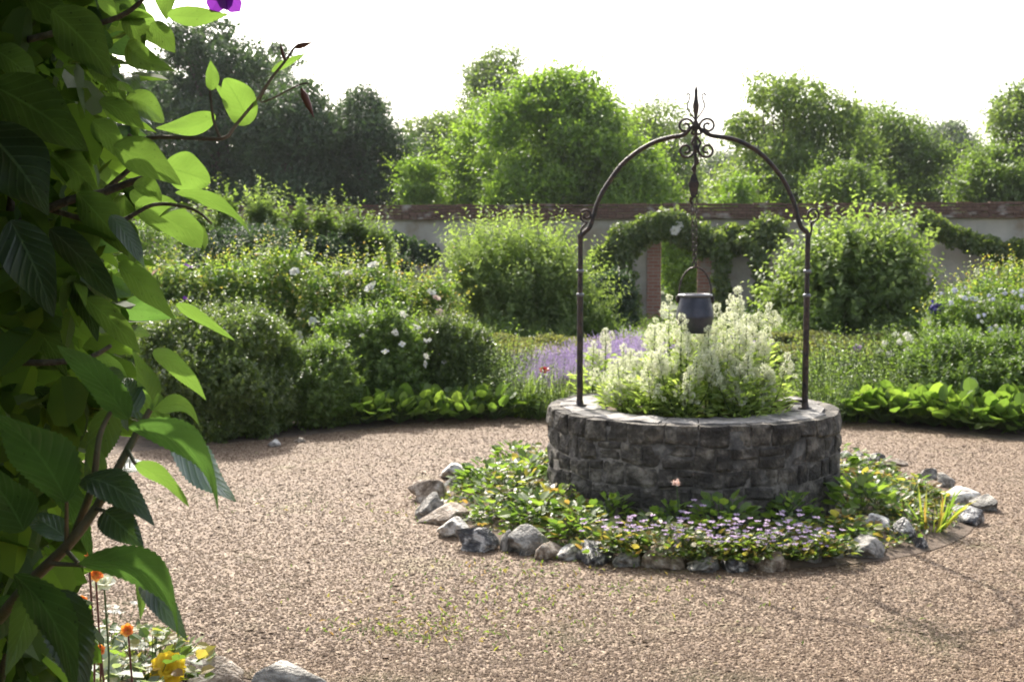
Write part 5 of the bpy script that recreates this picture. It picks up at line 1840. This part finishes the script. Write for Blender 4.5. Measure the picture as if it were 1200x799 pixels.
# low undergrowth filling the borders
mb = MB(); rng = np.random.default_rng(41)
n = 60000
X = rng.uniform(-7, 9, n); Y = rng.uniform(10.4, 26, n)
ok = ~in_gravel(X, Y) & (np.hypot(X - WC[0], Y - WC[1]) > 4.05)
X, Y = X[ok], Y[ok]; n = len(X)
P = np.stack([X, Y, .02 + .16 * rng.random(n) ** 1.5], 1)
foliage(mb, rng, P, np.tile([0, 0, 1.0], (n, 1)), .06, .03, 'fold', up=.3, rough=1.0)
o = mb.build('ground_cover_leaves', M['shrub_mid']); tag(o, 'low green undergrowth covering the border soil', kind='stuff')

# ================================================================== CLOSE CLIMBER AND APPLE BRANCH
def hero_leaf(name, B, T, width, mat, parent, face=None, curl=.25, fold=.22, serr=0.0, wav=.06, seed=0, shape='ovate', side=0.0, rnd=.5):
    """B base, T tip (world points). face: direction the upper side looks to."""
    rg = random.Random(seed)
    curl *= rg.uniform(.6, 1.5); fold *= rg.uniform(.6, 1.7)
    B = Vector(B); T = Vector(T); ax_ = T - B; L = ax_.length
    if face is None: face = Vector((rg.uniform(-.5, .5), -1, rg.uniform(-.3, .6)))
    X_ = ax_.normalized(); Nn = (Vector(face) - X_ * Vector(face).dot(X_)).normalized(); Yv = Nn.cross(X_)
    nt, ns = 40, 5
    V = []; U = []; F = []
    ph = rg.uniform(0, 9)
    for i in range(nt + 1):
        t = i / nt
        if shape == 'ovate': w = (math.sin(PI * t ** .72) ** .85) * (1 - .25 * t)
        elif shape == 'round': w = math.sin(PI * t ** .85) ** .62
        else: w = math.sin(PI * t ** .9) ** 1.1
        w = max(w, .0) * width / 2 * 1.05
        if i == nt: w = 0.0
        zc = curl * L * (4 * t * (1 - t) * .5 - .25 * t * t)       # arch along the midrib
        bend = side * L * math.sin(PI * t)
        for j in range(-ns, ns + 1):
            s = j / ns
            ww = w
            if abs(j) == ns and serr: ww = w * (1 + serr * (1 if i % 2 else -1))
            zz = zc + fold * abs(s) * w - .35 * fold * (s * s) * w + wav * 2.2 * w * math.sin(t * 8 + ph + s * 2) * abs(s) + .10 * w * math.sin(ph * 3 + t * 4) * s
            V.append(tuple(B + X_ * (t * L) + Yv * (s * ww + bend) + Nn * zz))
            U.append((t, .5 + s * .5))
    m = 2 * ns + 1
    for i in range(nt):
        for j in range(2 * ns):
            F.append([i * m + j, i * m + j + 1, (i + 1) * m + j + 1, (i + 1) * m + j])
    mb = MB(); Vl = np.array(V)
    mb.add(Vl, [F], 0, rnd, True, U)
    o = mb.build(name, M[mat], parent, uv=True)
    o.matrix_parent_inverse = Matrix.Translation(-parent.location)
    return o


climb = empty('climbing_shrub', (-.62, 1.75, 0)); tag(climb, 'dense climbing shrub with broad leaves and young bright shoots filling the near edge', 'climber')
branch = empty('apple_branch', (-.62, 1.35, 0)); tag(branch, 'leafy apple branch with toothed glossy leaves reaching over the gravel', 'branch')


def L_(parent, bx, by, tx, ty, w, Y, mat, dY=0.0, face=None, curl=.2, fold=.2, serr=0.0, shape='ovate', seed=0, side=0.0, rnd=.5):
    B = at(bx, by, Y); T = at(tx, ty, Y + dY)
    return hero_leaf('leaf', B, T, w / FPX * Y, mat, parent, face, curl, fold, serr, .06, seed or int(bx * 7 + by), shape, side, rnd)


# the branch itself
def twig(parent, pts, Y, r0, r1, mat='twig', name='twig'):
    P = smooth_curve([at(x, y, Y + dy) for x, y, dy in pts], 5)
    mb = MB(); n = len(P); add_tube(mb, P, [r0 + (r1 - r0) * i / (n - 1) for i in range(n)], 8)
    o = mb.build(name, M[mat], parent)
    o.matrix_parent_inverse = Matrix.Translation(-parent.location)
    return o


Y1 = 1.05
twig(branch, [(-60, 790, .25), (-10, 735, .12), (35, 682, .05), (78, 640, 0), (112, 596, 0), (140, 545, 0), (160, 508, .01), (176, 480, .02)], Y1, .0062, .0026)
twig(branch, [(86, 630, 0), (108, 570, -.02), (117, 510, -.02), (134, 476, 0)], Y1 + .03, .004, .0018)
twig(branch, [(-10, 830, .3), (8, 770, .2), (22, 720, .15), (40, 688, .1)], Y1, .005, .004)
A = dict(serr=.035)
UPC = (-.1, -1, .45)      # upper side towards camera
BK = (.15, 1, .5)         # upper side away: we see the underside lit through
lv = [
    # bx by tx ty width Y mat dY face curl fold shape side rnd (tone set low for shaded leaves, high for sunlit)
    (150, 492, 68, 402, 52, Y1 + .02, 'apple', -.03, BK, .15, .12, 'ovate', 0, .35),
    (178, 480, 156, 410, 34, Y1 + .04, 'clem', .02, BK, .15, .30, 'ovate', 0, .8),
    (180, 410, 243, 466, 32, Y1 + .06, 'clem', .02, BK, .18, .18, 'ovate', .05, .9),
    (180, 482, 238, 500, 27, Y1 + .02, 'clem', -.02, BK, .5, .30, 'ovate', -.18, .9),
    (158, 484, 146, 440, 40, Y1 + .03, 'shiny', .06, (-.1, -.5, .87), .2, .15, 'ovate', 0, .6),
    (150, 500, 264, 594, 50, Y1 - .03, 'apple', -.04, BK, .25, .28, 'ovate', -.10, .75),
    (198, 510, 280, 586, 62, Y1 + .005, 'shiny', .02, (.15, -.5, .87), .15, .10, 'ovate', -.12, .9),
    (158, 543, 224, 592, 30, Y1 + .02, 'clem', .0, BK, .15, .15, 'ovate', 0, .9),
    (140, 552, 192, 544, 46, Y1 + .05, 'shiny', .05, (0, -.5, .87), .1, .1, 'ovate', 0, .95),
    (78, 588, -8, 478, 84, Y1 - .06, 'apple', -.04, BK, .12, .12, 'ovate', 0, .25),
    (28, 622, -30, 540, 80, Y1 - .02, 'apple', .0, BK, .12, .14, 'ovate', 0, .1),
    (96, 560, 180, 612, 46, Y1 - .02, 'gloss', -.03, (.2, -.8, .7), .25, .12, 'ovate', .05, .3),
    (122, 598, 168, 640, 44, Y1 - .01, 'gloss', -.02, (.1, -.9, .5), .2, .12, 'ovate', .0, .15),
    (80, 632, 28, 604, 34, Y1, 'shiny', .03, (-.2, -.5, .87), .2, .15, 'ovate', 0, .5),
    (92, 660, 222, 768, 60, Y1 - .05, 'apple', -.05, BK, .35, .22, 'ovate', -.16, .45),
    (168, 672, 222, 748, 38, Y1 - .03, 'gloss', -.02, (.6, -.7, .6), .2, .10, 'ovate', -.10, .25),
    (16, 672, 92, 812, 70, Y1 - .05, 'apple', -.02, BK, .15, .14, 'ovate', -.05, .05),
    (70, 690, 100, 815, 62, Y1 - .02, 'gloss', -.02, (.3, -1, .1), .1, .10, 'ovate', .0, .0),
    (160, 640, 166, 725, 26, Y1 + .02, 'clem', .0, BK, .15, .2, 'ovate', 0, .6),
    (38, 690, 8, 790, 40, Y1 + .02, 'clem', .0, BK, .15, .2, 'ovate', 0, .3),
    (20, 700, -20, 760, 44, Y1 + .1, 'apple', .0, BK, .15, .2, 'ovate', 0, .3),
    (105, 520, 122, 590, 24, Y1 + .09, 'clem', .0, BK, .15, .2, 'ovate', 0, .4),
    (60, 560, 110, 655, 40, Y1 + .14, 'apple', .0, BK, .15, .2, 'ovate', 0, .3),
    (130, 478, 100, 560, 40, Y1 + .12, 'clem', .0, BK, .15, .2, 'ovate', 0, .2),
]
for q in lv:
    L_(branch, *q[:7], dY=q[7], face=q[8], curl=q[9], fold=q[10], shape=q[11], side=q[12], rnd=q[13], serr=.05)
# stipule-like young leaves at the tip
for (bx, by, tx, ty, w) in [(178, 482, 168, 455, 7), (179, 482, 196, 492, 6), (160, 505, 196, 508, 6), (176, 482, 186, 460, 5)]:
    L_(branch, bx, by, tx, ty, w, Y1, 'clem', face=BK, shape='lance', rnd=.9)
# petioles
for (a, b) in [((78, 640), (78, 588)), ((112, 596), (122, 598)), ((78, 645), (92, 660)), ((60, 660), (96, 662)), ((150, 528), (158, 543))]:
    twig(branch, [(a[0], a[1], 0), (b[0], b[1], -.02)], Y1, .0022, .0016, name='leaf_stalk')

Y2 = 1.22
twig(climb, [(-60, 330, .2), (-10, 285, .12), (30, 258, .05), (78, 236, 0), (120, 226, 0), (155, 213, 0), (185, 205, .0)], Y2, .0058, .003, 'bark')
twig(climb, [(120, 226, 0), (150, 200, .0), (176, 178, 0), (150, 158, 0)], Y2 + .03, .003, .0016, 'bark')
twig(climb, [(150, 165, .03), (185, 161, .01), (225, 162, 0), (262, 162, 0), (276, 147, 0), (300, 118, 0), (318, 92, 0), (334, 72, 0), (345, 56, 0)], Y2, .0022, .0012, 'bark')
twig(climb, [(258, 162, 0), (250, 140, 0), (246, 106, 0)], Y2, .0016, .0012, 'bark')
twig(climb, [(318, 92, 0), (306, 120, .02), (350, 100, 0), (362, 98, 0)], Y2, .0010, .0008, 'bark')
twig(climb, [(60, 246, .03), (130, 262, 0), (180, 240, 0), (225, 245, 0), (248, 262, 0)], Y2, .003, .001, 'bark')
twig(climb, [(-20, 420, .1), (40, 425, 0), (100, 420, 0), (130, 405, 0)], Y2, .004, .002, 'bark')
twig(climb, [(-20, 60, .1), (60, 40, 0), (140, 20, 0), (176, -10, 0)], Y2, .004, .002, 'bark')
cl = [  # last column paints shade and sun into each leaf's tone
    (196, 18, 268, 17, 24, Y2, 'clem', 0, BK, .1, .2, 'ovate', .04, .95),
    (80, 74, 156, 104, 22, Y2, 'clem', 0, (.2, -.5, 1), .3, .3, 'ovate', .08, .5),
    (253, 136, 182, 149, 27, Y2, 'clem', 0, BK, .3, .25, 'ovate', -.12, .95),
    (248, 106, 247, 71, 19, Y2, 'clem', 0, BK, .1, .2, 'ovate', 0, .9),
    (292, 146, 264, 92, 42, Y2, 'clem', 0, BK, .12, .12, 'round', .0, 1.0),
    (266, 118, 252, 98, 10, Y2 + .02, 'clem', 0, BK, .1, .2, 'ovate', 0, 1.0),
    (318, 84, 358, 63, 10, Y2, 'clem', 0, BK, .2, .3, 'ovate', 0, 1.0),
    (192, 196, 247, 212, 46, Y2 + .02, 'clem', 0, BK, .12, .12, 'round', 0, .9),
    (205, 226, 300, 273, 24, Y2 - .04, 'clem', -.03, (.1, .8, .8), .2, .2, 'ovate', .03, .8),
    (158, 238, 244, 286, 50, Y2 + .03, 'clem', 0, BK, .15, .12, 'round', 0, .6),
    (132, 172, 216, 216, 48, Y2 - .05, 'clem', -.02, BK, .15, .12, 'ovate', 0, .45),
    (138, 308, 208, 375, 40, Y2 - .03, 'clem', -.02, BK, .15, .14, 'ovate', .03, .6),
    (206, 356, 276, 398, 19, Y2 + .02, 'clem', 0, BK, .1, .15, 'ovate', .03, .8),
    (108, 142, 152, 190, 40, Y2 - .02, 'clem', 0, BK, .15, .14, 'ovate', 0, .5),
    (116, 118, 172, 152, 30, Y2 - .04, 'clem', 0, BK, .15, .14, 'ovate', 0, .3),
    (176, 28, 206, 62, 32, Y2 + .02, 'clem', 0, BK, .15, .14, 'ovate', 0, .3),
    (114, -6, 138, 24, 20, Y2, 'clem', 0, BK, .15, .14, 'ovate', 0, .9),
    (190, -14, 196, 24, 26, Y2 + .04, 'clem', 0, BK, .15, .14, 'ovate', 0, .7),
    (60, 12, 134, 92, 66, Y2 - .05, 'clem', 0, BK, .12, .12, 'ovate', 0, .05),
    (-6, 58, 42, 98, 44, Y2 - .03, 'clem', 0, BK, .15, .14, 'round', 0, .3),
    (-10, 100, 106, 176, 84, Y2 - .08, 'clem', 0, BK, .12, .12, 'ovate', 0, .0),
    (-20, 150, 60, 252, 92, Y2 - .1, 'gloss', 0, BK, .12, .12, 'ovate', 0, .0),
    (12, 258, 62, 372, 66, Y2 - .08, 'gloss', 0, (-.2, -1, .2), .1, .12, 'ovate', .05, .1),
    (58, 268, 140, 354, 50, Y2 - .04, 'gloss', 0, BK, .1, .12, 'ovate', 0, .05),
    (90, 226, 152, 300, 52, Y2 - .02, 'clem', 0, BK, .1, .12, 'ovate', 0, .2),
    (130, 252, 170, 312, 30, Y2 - .05, 'gloss', 0, (.6, -.6, .5), .1, .12, 'ovate', 0, .4),
    (100, 350, 166, 414, 44, Y2, 'clem', 0, BK, .1, .12, 'ovate', 0, .15),
    (84, 330, 116, 400, 36, Y2 + .02, 'gloss', 0, BK, .1, .12, 'ovate', 0, .0),
    (50, 408, 72, 428, 16, Y2 + .2, 'clem', 0, BK, .1, .12, 'ovate', 0, 1.0),
    (64, 470, 82, 500, 20, Y2 + .15, 'clem', 0, BK, .1, .12, 'ovate', 0, .9),
    (40, 455, 96, 500, 36, Y2 + .05, 'gloss', 0, BK, .1, .12, 'ovate', 0, .0),
    (30, 370, 80, 440, 46, Y2 + .05, 'clem', 0, BK, .1, .12, 'ovate', 0, .05),
    (152, 225, 200, 262, 30, Y2 + .08, 'clem', 0, BK, .1, .12, 'ovate', 0, .7),
    (186, 255, 232, 240, 18, Y2 + .01, 'clem', 0, (.2, -.4, 1), .3, .2, 'lance', .0, .6),
    (60, 180, 120, 232, 60, Y2 + .03, 'clem', 0, BK, .1, .12, 'ovate', 0, .2),
    (148, 120, 160, 168, 22, Y2 + .06, 'clem', 0, BK, .1, .12, 'ovate', 0, .4),
    (20, -10, 90, 30, 50, Y2 + .03, 'clem', 0, BK, .1, .12, 'ovate', 0, .2),
    (146, 12, 170, 62, 30, Y2 + .06, 'clem', 0, BK, .1, .12, 'ovate', 0, .2),
    (232, 300, 238, 262, 6, Y2, 'clem', 0, BK, .3, .1, 'lance', .1, .1),
]
for q in cl:
    L_(climb, *q[:7], dY=q[7], face=q[8], curl=q[9], fold=q[10], shape=q[11], side=q[12], rnd=q[13])
rg = random.Random(404)
for i in range(46):
    y_ = rg.uniform(-10, 470); xe = 168 if y_ < 300 else 150
    x_ = xe - abs(rg.gauss(0, 45)); w_ = rg.uniform(14, 34); l_ = w_ * rg.uniform(1.5, 2.2); a_ = rg.uniform(.1, 1.6)
    Yl = rg.uniform(1.16, 1.5)
    L_(climb, x_, y_, x_ + l_ * math.cos(a_), y_ + l_ * math.sin(a_), w_, Yl, rg.choice(['clem', 'clem', 'apple', 'gloss']), dY=rg.uniform(-.02, .03),
       face=(rg.uniform(-.6, .6), rg.choice([1, 1, -1]), rg.uniform(0, 1)), curl=rg.uniform(.05, .4), fold=rg.uniform(.1, .35), shape=rg.choice(['ovate', 'ovate', 'round']), side=rg.uniform(-.08, .08), rnd=rg.random() * .9)
# flower buds on the thin shoot
for (a, b, w, y_) in [((345, 56), (366, 50), 7, 0), ((353, 104), (368, 138), 9, 0), ((334, 72), (328, 50), 4, 0)]:
    A1, B1 = at(*a, Y2), at(*b, Y2); r = w / FPX * Y2 / 2
    mb = MB(); add_tube(mb, [A1, A1.lerp(B1, .25), A1.lerp(B1, .6), B1], [r * .35, r, r * .8, r * .08], 10)
    mb.build('flower_bud', M['redstem'], climb).matrix_parent_inverse = Matrix.Translation(-climb.location)
# violet flower at the very top
f = new_obj('violet_bloom', petal_flower('violet_bloom', 'purple', .022, ((1.0, 5, .2), (.8, 4, .4))), climb)
f.location = at(264, -12, Y2) - climb.location; f.rotation_euler = (1.9, .2, 0)

# the dark inside of the climber: leaves going back, unseen ones added above to shade it
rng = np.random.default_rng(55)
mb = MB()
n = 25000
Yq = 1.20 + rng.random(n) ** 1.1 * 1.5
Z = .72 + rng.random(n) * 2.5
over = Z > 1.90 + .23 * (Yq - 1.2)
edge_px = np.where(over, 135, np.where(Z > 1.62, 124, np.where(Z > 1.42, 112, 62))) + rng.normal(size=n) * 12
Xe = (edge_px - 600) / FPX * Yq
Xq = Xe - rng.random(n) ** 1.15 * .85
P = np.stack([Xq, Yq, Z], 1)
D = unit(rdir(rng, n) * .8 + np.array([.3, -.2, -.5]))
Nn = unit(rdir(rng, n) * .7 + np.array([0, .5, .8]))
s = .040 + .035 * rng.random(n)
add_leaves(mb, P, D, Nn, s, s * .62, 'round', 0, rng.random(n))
n = 8000  # leaves added out of view beside and over the camera to block sky
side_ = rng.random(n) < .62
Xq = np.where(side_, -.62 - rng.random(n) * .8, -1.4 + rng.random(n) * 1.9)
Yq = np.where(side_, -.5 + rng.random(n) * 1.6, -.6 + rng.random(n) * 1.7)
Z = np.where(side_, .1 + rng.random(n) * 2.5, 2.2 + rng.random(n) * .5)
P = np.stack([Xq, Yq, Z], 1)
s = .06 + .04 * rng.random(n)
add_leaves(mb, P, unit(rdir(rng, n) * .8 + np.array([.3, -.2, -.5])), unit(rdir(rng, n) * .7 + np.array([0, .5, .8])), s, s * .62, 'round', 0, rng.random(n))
mb.build('inner_and_shading_foliage', M['mass'], climb).matrix_parent_inverse = Matrix.Translation(-climb.location)
ms = MB(); rg = random.Random(9)
for i in range(16):
    b = Vector((rg.uniform(-1.1, -.75), rg.uniform(1.3, 2.1), 0)); tp = b + Vector((rg.uniform(-.05, .25), rg.uniform(-.2, .2), rg.uniform(1.8, 2.6)))
    m = b.lerp(tp, .5) + Vector((rg.uniform(-.1, .1), rg.uniform(-.1, .1), 0))
    ms = MB(); add_tube(ms, smooth_curve([b, m, tp], 5), [.009 - .0005 * k for k in range(11)], 6)
    ms.build('woody_stem', M['bark'], climb).matrix_parent_inverse = Matrix.Translation(-climb.location)

# ------------------------------------------------------------------ little bed beneath, lower corner
def small_plant(name, px, py, Y, kind, label, cat='plant', sc_=1.0, rz=0.0, group=None, grp=None):
    p = floor_at(px, py, .02) if Y is None else Vector(((px - 600) / FPX * Y, Y, .02))
    r = empty(name, (p.x, p.y, .01), rz); tag(r, label, cat, group)
    A3 = kind
    new_obj('foliage', A3[0], r)
    if A3[1] is not None: new_obj('stalk', A3[1], r)
    if len(A3) > 2 and A3[2] is not None: new_obj('blossom', A3[2], r)
    r.scale = (sc_,) * 3
    return r


grey = leaf_mat('grey_leaf', [(.12, .16, .11), (.2, .24, .18), (.3, .33, .28)], .3, .5)
M['grey_leaf'] = grey
ros_g = rosette(11, 'grey_leaf', 60, .14, .13, .045, 'oval')
ros_w = rosette(12, 'ring_leaf', 70, .15, .14, .035, 'fold', 'white', 18)
spots = []
rg = random.Random(17)
for i in range(46):
    a = rg.uniform(math.radians(176), math.radians(237)); rr = 4.02 + .62 * rg.random()
    x, y = WC[0] + rr * math.cos(a), WC[1] + rr * math.sin(a)
    if x > -.9 or y < 3.6: continue
    spots.append((x, y))
spots.sort(key=lambda q: q[1])
nm = ['with grey-green leaves', 'with tiny white flowers', 'with bright rounded leaves', 'with small fine leaves']
for i, (x, y) in enumerate(spots):
    k = i % 4
    r = empty('bedding_plant', (x, y, .02), rg.uniform(0, 6))
    tag(r, f'bedding plant {nm[k]}, {ORD[i // 4]} of its kind going back under the climber', 'plant', 'bedding plants under the climber')
    A3 = [ros_g, ros_w, ros[1], ros[3]][k]
    new_obj('foliage', A3[0], r); new_obj('stalk', A3[1], r)
    if A3[2] is not None: new_obj('blossom', A3[2], r)
    s = rg.uniform(.8, 1.3); r.scale = (s,) * 3

yel = petal_flower('yellow_bloom', 'yellow', .060, ((1.0, 12, .15), (.85, 12, .4), (.65, 10, .8), (.4, 8, 1.4)))
ora = petal_flower('orange_bloom', 'orange', .045, ((1.0, 6, .5), (.6, 5, 1.0)))
crm = petal_flower('cream_rose_bloom', 'cream', .040)
stalk_flower('yellow_flower', 197, 785, 4.25, yel, 'full double yellow flower beside the tan and white flint', face=(.1, -1, .6), base=.0)
stalk_flower('orange_flower', 150, 738, 3.9, ora, 'orange flower on a dark red stalk under the lowest apple leaf', stem='redstem', sc_=0.50, face=(0, -.8, .3))
stalk_flower('orange_flower', 112, 672, 3.9, ora, 'orange flower high behind the apple branch', stem='redstem', sc_=0.56, face=(.4, -.8, .2))
stalk_flower('orange_flower', 104, 650, 3.8, ora, 'topmost small orange flower behind the branch', stem='redstem', sc_=0.37, face=(-.4, -.8, .5))
stalk_flower('orange_flower', 118, 762, 3.9, ora, 'low orange flower at the bottom of the bed', stem='redstem', sc_=0.46, face=(-.1, -.9, .5))
stalk_flower('orange_flower', 6, 650, 3.9, ora, 'orange flower at the very edge of the frame', stem='redstem', sc_=0.46, face=(-.1, -.9, .5))
stalk_flower('cream_rose', 122, 684, 4.0, crm, 'small cream bloom between the orange flowers', sc_=.9)
stalk_flower('orange_flower', 96, 700, 3.85, ora, 'drooping orange flower below the cream bloom', stem='redstem', sc_=0.43, face=(.2, -.9, -.5))
p_ = at(80, 524, 5.6)
stalk_flower('yellow_flower', 80, 527, 5.6, yel, 'small yellow flower glimpsed behind the apple branch', sc_=.5, face=(0, -1, .4))
# dry leaves blown over the gravel
rng = np.random.default_rng(72); mb = MB(); n = 90
pp = [floor_at(rng.uniform(180, 1200), 520 + 270 * rng.random() ** 1.2, .008) for _ in range(n)]
pp = [q for q in pp if math.hypot(q.x - WC[0], q.y - WC[1]) > 1.8 and in_gravel(q.x, q.y)]
P = np.array([q[:] for q in pp]); m = len(P)
add_leaves(mb, P, rdir(rng, m) * [1, 1, .15], rdir(rng, m) * .5 + [0, 0, 1], .022 + .02 * rng.random(m), .012 + .01 * rng.random(m), 'oval', 0, rng.random(m))
o = mb.build('dry_leaves', M['dryleaf']); tag(o, 'few small dry leaves scattered over the gravel', kind='stuff')
# fallen petals and chips lying in the bed
rng = np.random.default_rng(71); mb = MB(); n = 700
a = np.radians(rng.uniform(178, 236, n)); rr = 4.0 + rng.random(n) * 1.2
P = np.stack([WC[0] + rr * np.cos(a), WC[1] + rr * np.sin(a), np.full(n, .05) + rng.random(n) * .03], 1)
add_leaves(mb, P, rdir(rng, n) * [1, 1, .2], rdir(rng, n) * .4 + [0, 0, 1], .03, .02, 'fold', 0, rng.random(n))
o = mb.build('fallen_leaves', M['pebble']); tag(o, 'pale fallen leaves and chips lying on the bed soil', kind='stuff')

# ------------------------------------------------------------------ the air
mb = MB(); add_box(mb, -140, 150, -8, 150, -1.2, 19.0)
hz = bpy.data.materials.new('haze'); hz.use_nodes = True
nt = hz.node_tree
for n in list(nt.nodes): nt.nodes.remove(n)
out = nt.nodes.new('ShaderNodeOutputMaterial'); v = nt.nodes.new('ShaderNodeVolumePrincipled')
v.inputs['Color'].default_value = (.93, .95, 1.0, 1); v.inputs['Density'].default_value = .00022; v.inputs['Anisotropy'].default_value = .3
nt.links.new(v.outputs[0], out.inputs['Volume'])
o = mb.build('haze', hz); tag(o, 'thin pale summer haze filling the air of the garden', kind='stuff')
